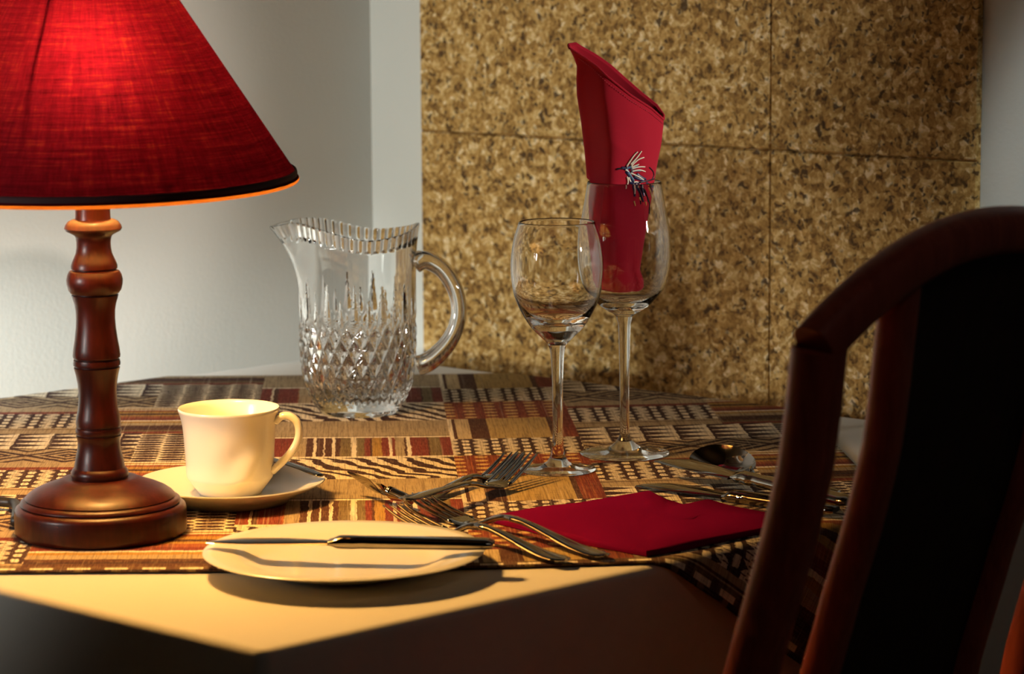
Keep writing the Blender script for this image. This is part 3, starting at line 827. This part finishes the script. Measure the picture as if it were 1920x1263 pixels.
# ------------------------------------------------------------------ folded maroon napkin lying flat
def flat_napkin():
    out = [(918, 967), (1010, 952), (1100, 938), (1190, 924), (1217, 922), (1250, 934), (1282, 945.5), (1330, 938), (1385, 949), (1445, 962), (1500, 972), (1440, 986), (1360, 1003), (1285, 1019), (1212, 1031), (1110, 1012), (1010, 989)]
    P = [at(x, y, ZT + 0.005) for x, y in out]; c = sum(P, Vector()) / len(P); c.z = TZ + ZT
    n = len(P); V, F = [], []
    lev = [(1.0, 0.0003), (1.004, 0.0022), (1.0, 0.0046), (0.985, 0.0054), (0.6, 0.0060), (0.3, 0.0060)]
    for k, z in lev:
        for i, p in enumerate(P):
            q = c + (p - c) * k; V.append(Vector((q.x, q.y, TZ + ZT + z + (0.0012 * math.sin(i * 2.1) if 0 < k < 1.0 and z > 0.0046 else 0))) - c)
    for l in range(len(lev) - 1):
        for i in range(n):
            j = (i + 1) % n; F.append((l * n + i, l * n + j, (l + 1) * n + j, (l + 1) * n + i))
    F.append(tuple((len(lev) - 1) * n + i for i in range(n))); F.append(tuple(reversed(range(n))))
    o = fix_normals(obj('folded_napkin', (V, F), MNAP, loc=c, sharp=40))
    tag(o, 'maroon cloth napkin folded flat on the patchwork cloth before the chair', 'napkin')
flat_napkin()

# ------------------------------------------------------------------ glasses
def wine_glass(name, label, loc, foot_p, stem_p, bowl_o, bowl_i):
    r = thing(name, label, 'glass', loc)
    j1 = foot_p[-1]; j2 = bowl_o[0]
    obj('foot', fix(lathe(foot_p, 96)), MGLASS, r)
    obj('stem', fix(lathe([j1] + stem_p + [j2], 48)), MGLASS, r)
    obj('bowl', fix(lathe(bowl_o + bowl_i, 96)), MGLASS, r)
    return r
def fix(vf): return vf
GP = foot(1046, 880)
gb_o = smooth_prof([(0.0085, 0.1062), (0.0115, 0.1095), (0.0148, 0.1127), (0.0222, 0.1203), (0.0305, 0.1337), (0.0358, 0.1471), (0.0380, 0.1610), (0.0384, 0.1721), (0.0374, 0.184), (0.0353, 0.1949), (0.0315, 0.2068)], 5) + [(0.0312, 0.2074), (0.0306, 0.2073)]
gb_i = smooth_prof([(0.0304, 0.2066), (0.0343, 0.1949), (0.0365, 0.184), (0.0374, 0.1721), (0.0370, 0.1610), (0.0347, 0.1475), (0.0291, 0.1358), (0.0215, 0.1275), (0.012, 0.1245), (0.0, 0.1240)], 5)
goblet = wine_glass('wine_glass', 'empty wine glass nearest the forks, standing before the taller glass', GP,
    [(0, 0.0002), (0.0316, 0.0002), (0.0319, 0.0008), (0.0314, 0.0015), (0.0240, 0.0026), (0.0130, 0.0046), (0.0088, 0.0070), (0.0066, 0.0110)],
    smooth_prof([(0.0058, 0.0150), (0.0048, 0.0224), (0.0043, 0.0358), (0.0044, 0.060), (0.0048, 0.0805), (0.0056, 0.0960), (0.0068, 0.1025)], 4), gb_o, gb_i)
TP = foot(1171, 850)
tb_o = smooth_prof([(0.0072, 0.1190), (0.0105, 0.1215), (0.0150, 0.1240), (0.0222, 0.1292), (0.0305, 0.1381), (0.0352, 0.1473), (0.0385, 0.1611), (0.0393, 0.1750), (0.0390, 0.187), (0.0374, 0.1990), (0.0341, 0.2174), (0.0315, 0.2335)], 5) + [(0.0313, 0.2340), (0.0308, 0.2339)]
tb_i = smooth_prof([(0.0306, 0.2333), (0.0332, 0.2174), (0.0365, 0.1990), (0.0381, 0.187), (0.0384, 0.1750), (0.0376, 0.1611), (0.0342, 0.1473), (0.0292, 0.1386), (0.020, 0.1315), (0.010, 0.1292), (0.0, 0.1288)], 5)
tall = wine_glass('wine_glass', 'tall stemmed glass holding the upright crimson napkin', TP,
    [(0, 0.0002), (0.0379, 0.0002), (0.0383, 0.0009), (0.0377, 0.0017), (0.0280, 0.0028), (0.0170, 0.0042), (0.0115, 0.0072), (0.0066, 0.0115)],
    smooth_prof([(0.0049, 0.0150), (0.0042, 0.020), (0.0041, 0.046), (0.0044, 0.075), (0.0048, 0.0967), (0.0053, 0.112)], 4), tb_o, tb_i)

# ------------------------------------------------------------------ standing napkin in the tall glass
YN = TP.y
Lx = [(543, 1128), (530, 1119), (470, 1110), (400, 1104), (340, 1101), (290, 1097), (230, 1090), (180, 1082), (150, 1081), (125, 1082), (108, 1076), (90, 1067), (78, 1065)]
Rx = [(549, 1196), (540, 1207), (525, 1207), (505, 1200), (470, 1205), (410, 1215), (370, 1222), (340, 1227), (310, 1232), (270, 1240), (235, 1244), (205, 1245), (78, 1246)]
def tabx(tab, y):
    T = sorted(tab); return lerp(T, y)
NAPF = smooth_prof([(0, 0.55), (0.02, 0.40), (0.10, 0.12), (0.20, -0.35), (0.29, -0.80), (0.36, -0.97), (0.46, -1.02), (0.60, -0.97), (0.76, -0.82), (0.90, -0.52), (0.97, -0.25), (1.0, 0.0)], 5)
NAPB = smooth_prof([(0, 0.55), (0.03, 0.75), (0.12, 0.92), (0.35, 1.0), (0.60, 0.95), (0.85, 0.62), (0.96, 0.28), (1.0, 0.0)], 5)
def nap_pt(a, s):
    """a: angle round the tube (0 = right, -pi/2 = front), s: 0 bottom .. 1 top edge"""
    c, sn = math.cos(a), math.sin(a)
    f = (c + 1) / 2
    front = sn < 0
    # top edge height in photo rows, slanting down to the right; the back edge a little higher
    yt = lerp([(0, 90), (0.12, 108), (0.35, 143), (0.6, 176), (0.85, 203), (1.0, 224)], f) if front else lerp([(0, 84), (0.08, 82), (0.25, 104), (0.5, 140), (0.75, 176), (0.92, 198), (1.0, 216)], f)
    yt += 4 * (1 - abs(sn)) * 0
    yb = 546
    y = yb + (yt - yb) * s
    xl, xr = tabx(Lx, y), tabx(Rx, y)
    p = atY(xl + (xr - xl) * f, y, YN)
    hwid = (xr - xl) / 2 / 2172.0
    D = min(hwid * 0.62, 0.0215) * (1.0 if s < 0.7 else 1.0 - 0.45 * (s - 0.7) / 0.3)
    if front:                  # a hard crease a third of the way across, the cloth left of it turned away
        g = lerp(NAPF, f); dy = g * D
        dy += 0.004 * math.exp(-((f - 0.80) / 0.08) ** 2) * max(0, 1 - s / 0.22)
        dy -= 0.0022 * math.exp(-((f - 0.60) / 0.20) ** 2) * math.sin(s * 7.0 + 0.6)
    else:
        dy = lerp(NAPB, f) * D
    zr = p.z - TP.z; dx = p.x - TP.x
    if zr < 0.236:
        lim = lerp(sorted([(z, r) for r, z in tb_i]), zr) - 0.0012; dd = math.hypot(dx, dy)
        if dd > lim: dx *= lim / dd; dy *= lim / dd
    return Vector((TP.x + dx, YN + dy, p.z))
def standing_napkin():
    na, ns = 120, 80; V, F = [], []
    for j in range(ns + 1):
        for i in range(na):
            V.append(nap_pt(2 * PI * i / na - PI, j / ns))
    for j in range(ns):
        for i in range(na):
            i2 = (i + 1) % na; F.append((j * na + i, j * na + i2, (j + 1) * na + i2, (j + 1) * na + i))
    F.append(tuple(reversed(range(na))))
    loc = Vector((TP.x, TP.y, V[0].z))
    r = thing('standing_napkin', 'crimson cloth napkin rolled upright in the tall glass, embroidered with a fishing fly', 'napkin', loc)
    o = obj('cloth_roll', ([v - loc for v in V], F), MNAP2, r)
    md = o.modifiers.new('thickness', 'SOLIDIFY'); md.thickness = 0.0013; md.offset = -1
    # rolled hem along the oblique top edge
    hem = [nap_pt(2 * PI * i / na - PI, 1.0) - loc for i in range(na)]
    V2, F2 = [], []
    n = 8
    for i in range(na):
        t = (hem[(i + 1) % na] - hem[i - 1]).normalized(); ax = t.cross(Vector((0, 0, 1))).normalized(); ay = ax.cross(t)
        for k in range(n):
            a = 2 * PI * k / n; V2.append(hem[i] + ax * (0.00105 * math.cos(a)) + ay * (0.00105 * math.sin(a)))
    for i in range(na):
        i2 = (i + 1) % na
        for k in range(n):
            k2 = (k + 1) % n; F2.append((i * n + k, i2 * n + k, i2 * n + k2, i * n + k2))
    fix_normals(obj('hem', (V2, F2), MNAP2, r))
    # stitches below the hem on the front
    st = []
    for q in range(52):
        a = -PI + 0.45 + (PI - 0.6) * q / 52
        p0, p1 = nap_pt(a, 0.972), nap_pt(a + 0.022, 0.9715)
        st.append(sweep([p0 - loc + Vector((0, -0.0005, 0)), (p0 + p1) / 2 - loc + Vector((0, -0.0008, 0)), p1 - loc + Vector((0, -0.0005, 0))], Vector((0, 0, 1)), 0.00022, 0.00022, 6))
    s_ = obj('hem_stitching', join(*st), T_PINK, r); s_['label'] = 'pale stitched line under the napkin hem'
    return r, loc
SN, SNL = standing_napkin()
# embroidered fishing fly on its front
def nap_front(px, py):
    y_t = None
    xl, xr = tabx(Lx, py), tabx(Rx, py); f = min(0.985, max(0.015, (px - xl) / (xr - xl)))
    a = -math.acos(max(-1, min(1, 2 * f - 1)))
    yt = lerp([(0, 90), (0.12, 108), (0.35, 143), (0.6, 176), (0.85, 203), (1.0, 224)], f)
    p = nap_pt(a, (546 - py) / (546 - yt))
    q = atY(px, py, p.y); return Vector((q.x, p.y, q.z))
def stroke(pts, w0, w1, lift):
    P = smooth_prof([(1100 + x / 7.894, 260 + y / 7.894) for x, y in pts], 5)
    N = len(P); path = []
    for x, y in P:
        path.append(nap_front(x, y) - SNL + Vector((0, -lift, 0)))
    return sweep(path, [Vector((0, 0, 1)) if abs(path[-1].x - path[0].x) > abs(path[-1].z - path[0].z) else Vector((1, 0, 0))] * N, [w0 + (w1 - w0) * i / (N - 1) for i in range(N)], 0.00035, 8)
K = 1 / 2172 / 7.894
emb = [
 ('fly_feather', T_SILV, 0.0011, 9, [[(590, 410), (690, 260), (755, 190)], [(650, 380), (745, 275), (815, 180)], [(660, 400), (760, 310), (850, 275)], [(660, 420), (735, 392), (775, 375)], [(665, 440), (780, 415), (865, 415)],
     [(670, 480), (780, 460), (870, 485)], [(650, 505), (750, 550), (845, 605)], [(600, 560), (612, 640), (580, 740)], [(625, 570), (640, 610), (655, 635)], [(690, 670), (715, 740), (712, 815)], [(735, 665), (750, 695), (765, 722)],
     [(780, 665), (805, 695), (832, 725)], [(700, 640), (735, 636), (765, 642)], [(575, 455), (600, 470), (620, 490)]]),
 ('fly_tail', T_GOLD, 0.0011, 8, [[(915, 720), (945, 790), (965, 855)], [(985, 765), (982, 800), (975, 835)], [(783, 868), (790, 890), (797, 912)], [(700, 920), (710, 955), (720, 992)], [(870, 930), (878, 960), (880, 985)]]),
 ('fly_wing', T_BLUE, 0.0009, 15, [[(590, 430), (640, 420), (690, 360)], [(610, 505), (650, 550), (700, 620)], [(650, 440), (700, 430), (760, 400)], [(660, 485), (720, 470), (800, 470)], [(600, 470), (640, 530), (680, 590)]]),
 ('fly_body', T_NAVY, 0.0006, 17, [[(515, 432), (590, 450), (640, 560), (700, 640), (790, 645)], [(580, 485), (640, 560), (700, 620)], [(740, 520), (800, 560), (880, 600)], [(735, 690), (795, 820), (835, 935)], [(690, 690), (705, 770), (710, 855)],
     [(800, 720), (830, 800), (850, 850)], [(640, 640), (690, 660), (760, 660)], [(700, 560), (760, 590), (850, 620)], [(880, 655), (930, 680), (990, 715)]]),
 ('fly_hook', T_BLK, 0.0007, 11, [[(445, 452), (490, 440), (545, 440)], [(925, 425), (972, 475), (990, 535), (965, 600)], [(780, 645), (900, 622), (1005, 592)], [(815, 720), (880, 830), (925, 960), (925, 1110)], [(780, 760), (795, 870), (800, 970)],
     [(850, 750), (890, 850), (905, 930)], [(930, 700), (955, 740), (985, 800)]]),
]
for nm, mt, lift, w, strokes in emb:
    obj(nm, join(*[stroke(s, w * K * 1.35, w * K * 0.8, lift) for s in strokes]), mt, SN)

# ------------------------------------------------------------------ cut crystal jug
JP = foot(673, 772)
jug = thing('crystal_jug', 'empty cut-crystal water jug with a loop handle at the back of the table', 'jug', JP)
def jug_mesh():
    seg, V, F = 420, [], []
    op = smooth_prof([(0.0350, 0.0), (0.0372, 0.0025), (0.0405, 0.0070), (0.0445, 0.0125), (0.0495, 0.0238), (0.0528, 0.0380), (0.0546, 0.0560), (0.0550, 0.0750), (0.0548, 0.1044), (0.0549, 0.1300), (0.0556, 0.1500), (0.0572, 0.1660), (0.0590, 0.1760)], 14)
    ip = smooth_prof([(0.0560, 0.1760), (0.0543, 0.1660), (0.0522, 0.1500), (0.0512, 0.1300), (0.0508, 0.1044), (0.0504, 0.0750), (0.0495, 0.0560), (0.0470, 0.0380), (0.0410, 0.0240), (0.030, 0.0160), (0.0, 0.0145)], 5)
    def spout(r, z, a):
        t = max(0.0, (z - 0.118) / 0.058); w = 0.30 - 0.06 * t
        da = (a - PI)
        g = math.exp(-(da / w) ** 2)
        r += 0.0210 * g * t ** 1.6
        r -= 0.0016 * math.exp(-((abs(da) - 0.62) / 0.22) ** 2) * t
        zz = z + (0.0040 * (1 - math.cos(da)) * 0 + (-0.0040 + 0.0100 * (0.5 + 0.5 * math.cos(da)) - 0.0075 * math.exp(-((abs(da) - 1.75) / 0.60) ** 2) + 0.0065 * math.exp(-((abs(da) - PI) / 0.5) ** 2) - 0.006 * g - 0.0025) * (z / 0.176) ** 4)
        return r, zz
    def cut(r, z, a):
        d = 0.0
        N = 26
        if 0.010 < z < 0.094:                # diamonds
            k = min(1, (z - 0.010) / 0.010) * min(1, (0.094 - z) / 0.012)
            h = z / 0.0245
            p = (a * N / (2 * PI) + h * 0.95) % 1.0; q = (a * N / (2 * PI) - h * 0.95) % 1.0
            g = max(1 - abs(p - 0.5) / 0.5, 1 - abs(q - 0.5) / 0.5)
            d += k * 0.0026 * max(0, (g - 0.30) / 0.70) ** 1.0
        if 0.080 < z < 0.128:                # upright spear cuts above them
            idx = math.floor(a * N / (2 * PI)); hgt = 0.128 if idx % 2 else 0.112
            p = abs((a * N / (2 * PI)) % 1.0 - 0.5) / 0.5
            wv = max(0.0, (hgt - z) / 0.048); wv = 0.85 * min(1, wv) 
            if p < wv and z < hgt: d += 0.0020 * (1 - p / wv) * min(1, (z - 0.080) / 0.012)
        if z > 0.161:                        # short flutes under the lip
            p = (a * 44 / (2 * PI)) % 1.0; t = min(1, (z - 0.161) / 0.004)
            d += 0.0016 * t * max(0, math.sin(PI * p)) ** 0.8
        return r - d
    rings = []
    def ring(r, z, inner):
        if r < 1e-6: V.append(Vector((0, 0, z))); rings.append([len(V) - 1]); return
        rr = []
        for k in range(seg):
            a = 2 * PI * k / seg; q = r if inner else cut(r, z, a); q, zz = spout(q, z, a)
            rr.append(len(V)); V.append(Vector((q * math.cos(a), q * math.sin(a), zz)))
        rings.append(rr)
    ring(0.0, 0.0025, True); ring(0.026, 0.0022, True); ring(0.031, 0.0004, True)
    for r, z in op: ring(r, z, False)
    ring(0.0584, 0.1775, True); ring(0.0570, 0.1775, True)
    for r, z in ip: ring(r, z, True)
    for A, B in zip(rings, rings[1:]):
        for k in range(seg):
            k2 = (k + 1) % seg
            if len(A) == 1: F.append((A[0], B[k2], B[k]))
            elif len(B) == 1: F.append((A[k], A[k2], B[0]))
            else: F.append((A[k], A[k2], B[k2], B[k]))
    return V, F
fix_normals(obj('body', jug_mesh(), MCRYS, jug, sharp=28))
jh = smooth_prof([(0.0540, 0.1400), (0.0600, 0.1432), (0.0680, 0.1425), (0.0800, 0.1345), (0.0900, 0.1190), (0.0945, 0.1010), (0.0930, 0.0840), (0.0860, 0.0680), (0.0760, 0.0560), (0.0660, 0.0480), (0.0560, 0.0440)], 6)
ja = -0.06
jp = [Vector((r * math.cos(ja), r * math.sin(ja), z)) for r, z in jh]
obj('handle', fix(sweep(jp, Vector((-math.sin(ja), math.cos(ja), 0)), [0.0098 + 0.0014 * math.cos(2 * PI * i / (len(jp) - 1)) for i in range(len(jp))], [0.0084 + 0.0012 * math.cos(2 * PI * i / (len(jp) - 1)) for i in range(len(jp))], 28, 2.2)), MCRYS, jug)

# ------------------------------------------------------------------ chair
TH = math.radians(48)
ew = Vector((math.cos(TH), math.sin(TH), 0)); fc = Vector((-math.sin(TH), math.cos(TH), 0))   # across the back, and where it faces
CW = 0.375
DLc = 1.62
pl0 = atY(1506, 640, DLc)
CO = Vector((pl0.x, pl0.y, 0)) + ew * (CW / 2)              # middle of the back at the height z0
z0 = pl0.z
chair = thing('dining_chair', 'dark mahogany dining chair with arched back, at the near right of the table', 'chair', (CO.x, CO.y, 0))
OFF = [(-1.0, 0.09), (-0.60, 0.105), (-0.50, 0.104), (-0.35, 0.088), (-0.25, 0.066), (-0.19, 0.046), (-0.172, 0.0405), (-0.138, 0.028), (-0.105, 0.018), (-0.071, 0.009), (-0.049, 0.006), (0.0, 0.0), (0.06, -0.008), (0.12, -0.018)]
OFFr = [(z, o * 0.93) for z, o in OFF]
def cpt(w, z, dep=0.0):        # w across, z from the floor, dep towards the sitter
    return ew * w + fc * (lerp(OFFr, z - z0) + dep) + Vector((0, 0, z))
def upright(name, w0, wid, dep, zA, zB, mat, power=3.0, dep0=0.0, n=26, wf=None, par=None, top_cut=None):
    pts = [cpt(w0 if wf is None else wf(zA + (zB - zA) * i / n), zA + (zB - zA) * i / n, dep0) for i in range(n + 1)]
    return obj(name, sweep(pts, ew, wid / 2, dep / 2, 20, power), mat, par or chair, sharp=40)
PW, PD = 0.034, 0.024
wl = -CW / 2 + PW / 2
ztop = z0 + 0.006
for s in (1, -1):
    upright('back_post', s * (-wl), PW, 0.030, 0.004, ztop - 0.012, MCHAIR, 2.5)
# arched top rail
def arch(t): # t -1..1
    w = t * (CW / 2 - 0.012); return w, z0 + 0.004 + 0.0545 * (1 - abs(t) ** 2.1)
pts = []; lats = []
N = 56
for i in range(N + 1):
    t = -1.0 + 2.0 * i / N; w, z = arch(t); z2 = z - 0.009
    pts.append(cpt(w, z2))
tr = []
for i in range(N + 1): tr.append(0.0150)
lat = []
for i in range(N + 1):
    t_ = (pts[min(i + 1, N)] - pts[max(i - 1, 0)]).normalized(); lat.append(t_.cross(fc).normalized())
obj('top_rail', sweep(pts, lat, [q for q in tr], 0.0135, 24, 2.6), MCHAIR, chair, sharp=40)
# framed splat
zsb = 0.47
SWD = 0.098
def stile_z(w): 
    t = w / (CW / 2 - 0.012); return z0 + 0.004 + 0.0545 * (1 - abs(t) ** 2.1) - 0.022
for s in (-1, 1):
    w0 = s * (SWD - 0.010); upright('splat_stile', w0, 0.025, 0.022, zsb, stile_z(w0), MCHAIR, 2.6, 0.003, 26)
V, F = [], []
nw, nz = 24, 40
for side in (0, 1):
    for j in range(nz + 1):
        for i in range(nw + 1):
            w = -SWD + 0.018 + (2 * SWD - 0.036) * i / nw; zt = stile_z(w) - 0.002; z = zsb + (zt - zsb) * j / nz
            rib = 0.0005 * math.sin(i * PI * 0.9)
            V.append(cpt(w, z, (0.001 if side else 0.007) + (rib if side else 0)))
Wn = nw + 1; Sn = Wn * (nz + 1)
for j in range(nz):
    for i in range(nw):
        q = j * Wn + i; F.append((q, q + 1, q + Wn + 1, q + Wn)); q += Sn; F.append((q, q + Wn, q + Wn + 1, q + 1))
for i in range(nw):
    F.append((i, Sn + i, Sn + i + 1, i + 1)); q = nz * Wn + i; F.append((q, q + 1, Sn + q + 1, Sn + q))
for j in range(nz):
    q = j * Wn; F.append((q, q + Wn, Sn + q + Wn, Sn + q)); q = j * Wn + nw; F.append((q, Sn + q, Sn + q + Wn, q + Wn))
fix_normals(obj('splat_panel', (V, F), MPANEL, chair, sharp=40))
def cross_rail(name, z, hw_, dep, mat):
    pts = [cpt(-CW / 2 + 0.022 + (CW - 0.044) * i / 12, z) for i in range(13)]
    obj(name, sweep(pts, Vector((0, 0, 1)), hw_, dep / 2, 16, 4), mat, chair, sharp=40)
cross_rail('lower_rail', 0.475, 0.022, 0.020, MCHAIR)
# seat, apron, front legs
so = lerp(OFFr, 0.44 - z0)
def spt(w, f, z): return ew * w + fc * (so + f) + Vector((0, 0, z))
def slab(w1, w2, f1, f2, za, zb, mat, name, r=0.02):
    P = []
    for (cx_, cy_, a0) in ((w2[1] - r, f2 - r, 0), (-(w2[1]) + r, f2 - r, PI / 2), (-(w1) + r, f1 + r, PI), (w1 - r, f1 + r, 1.5 * PI)):
        for k in range(6): a = a0 + k / 5 * PI / 2; P.append((cx_ + r * math.cos(a), cy_ + r * math.sin(a)))
    V, F = [], []; n = len(P)
    lev = [(0.96, za), (1.0, za + 0.006), (1.0, zb - 0.012), (0.97, zb - 0.002), (0.6, zb + 0.004), (0.2, zb + 0.006)]
    cx_ = sum(p[0] for p in P) / n; cy_ = sum(p[1] for p in P) / n
    for k, z in lev:
        for p in P: V.append(spt(cx_ + (p[0] - cx_) * k, cy_ + (p[1] - cy_) * k, z))
    for l in range(len(lev) - 1):
        for i in range(n): j = (i + 1) % n; F.append((l * n + i, l * n + j, (l + 1) * n + j, (l + 1) * n + i))
    F.append(tuple(reversed(range(n)))); F.append(tuple((len(lev) - 1) * n + i for i in range(n)))
    return fix_normals(obj(name, (V, F), mat, chair, sharp=50))
slab(0.165, (0, 0.20), 0.016, 0.40, 0.425, 0.462, MSEAT, 'seat')
for s in (-1, 1):
    pts = [spt(s * 0.175, 0.375, z) for z in (0.003, 0.2, 0.424)]
    obj('front_leg', sweep(pts, ew, [0.013, 0.015, 0.018], [0.013, 0.015, 0.018], 16, 3.5), MCHAIR, chair, sharp=40)
    pts = [spt(s * 0.176, f, 0.395) for f in (0.005, 0.19, 0.372)]
    obj('side_rail', sweep(pts, Vector((0, 0, 1)), 0.026, 0.010, 12, 4), MCHAIR, chair, sharp=40)
pts = [spt(w, 0.375, 0.395) for w in (-0.17, 0, 0.17)]
obj('front_rail', sweep(pts, Vector((0, 0, 1)), 0.026, 0.010, 12, 4), MCHAIR, chair, sharp=40)

# ------------------------------------------------------------------ light
def spot(name, loc, target, energy, col, angle, blend, radius):
    l = bpy.data.lights.new(name, 'SPOT'); l.energy = energy; l.color = col; l.spot_size = math.radians(angle); l.spot_blend = blend; l.shadow_soft_size = radius
    o = bpy.data.objects.new(name, l); COL.objects.link(o); o.location = loc
    o.rotation_euler = (Vector(target) - Vector(loc)).to_track_quat('-Z', 'Y').to_euler(); return o
lp_ = COR + dL * 1.30 + nL * 0.28; lt_ = COR + dL * 0.28
pt_ = COR + dL * 0.46
spot('side_lamp', (lp_.x, lp_.y, 0.83), (lt_.x, lt_.y, 0.82), 24, (0.95, 1.0, 0.91), 78, 1.0, 0.05)
spot('pool_lamp', (lp_.x, lp_.y, 0.90), (pt_.x, pt_.y, 0.71), 75, (0.95, 1.0, 0.98), 28, 1.0, 0.05)
spot('wall_spot', (-1.15, 1.50, 1.09), (0.10, 2.90, 0.98), 27, (1.0, 0.99, 0.94), 58, 0.7, 0.10)
spot('strip_fill_spot', (0.75, 1.30, 2.35), (0.62, 2.46, 1.08), 90, (0.88, 1.0, 1.0), 13, 0.5, 0.03)  # unseen spot added to brighten the bare wall strip right of the cork
al = bpy.data.lights.new('room_fill', 'AREA'); al.energy = 1.1; al.color = (1.0, 0.85, 0.7); al.size = 0.6  # unseen area fill, added to lift the dark chair back and hanging cloth
ao = bpy.data.objects.new('room_fill', al); COL.objects.link(ao); ao.location = (0.9, 0.3, 2.45)
spot('napkin_spot', (1.15, 1.75, 1.16), (0.08, 2.40, 1.06), 48, (1.0, 0.88, 0.78), 24, 0.6, 0.04)
w = bpy.data.worlds.new('room_air'); sc.world = w; w.use_nodes = True
bg = w.node_tree.nodes['Background']; bg.inputs[0].default_value = (0.9, 0.95, 1.0, 1); bg.inputs[1].default_value = 0.02

# ------------------------------------------------------------------ render look
sc.view_settings.view_transform = 'Standard'; sc.view_settings.look = 'None'
sc.view_settings.exposure = 0.0; sc.view_settings.gamma = 1.0; sc.view_settings.use_curve_mapping = False
cy = sc.cycles
cy.max_bounces = 16; cy.transmission_bounces = 14; cy.glossy_bounces = 6; cy.diffuse_bounces = 4; cy.transparent_max_bounces = 12
cy.sample_clamp_indirect = 6.0; cy.sample_clamp_direct = 0.0; cy.blur_glossy = 0.4
cy.caustics_reflective = True; cy.caustics_refractive = True
cy.use_denoising = True; cy.denoiser = 'OPENIMAGEDENOISE'; cy.denoising_input_passes = 'RGB_ALBEDO_NORMAL'
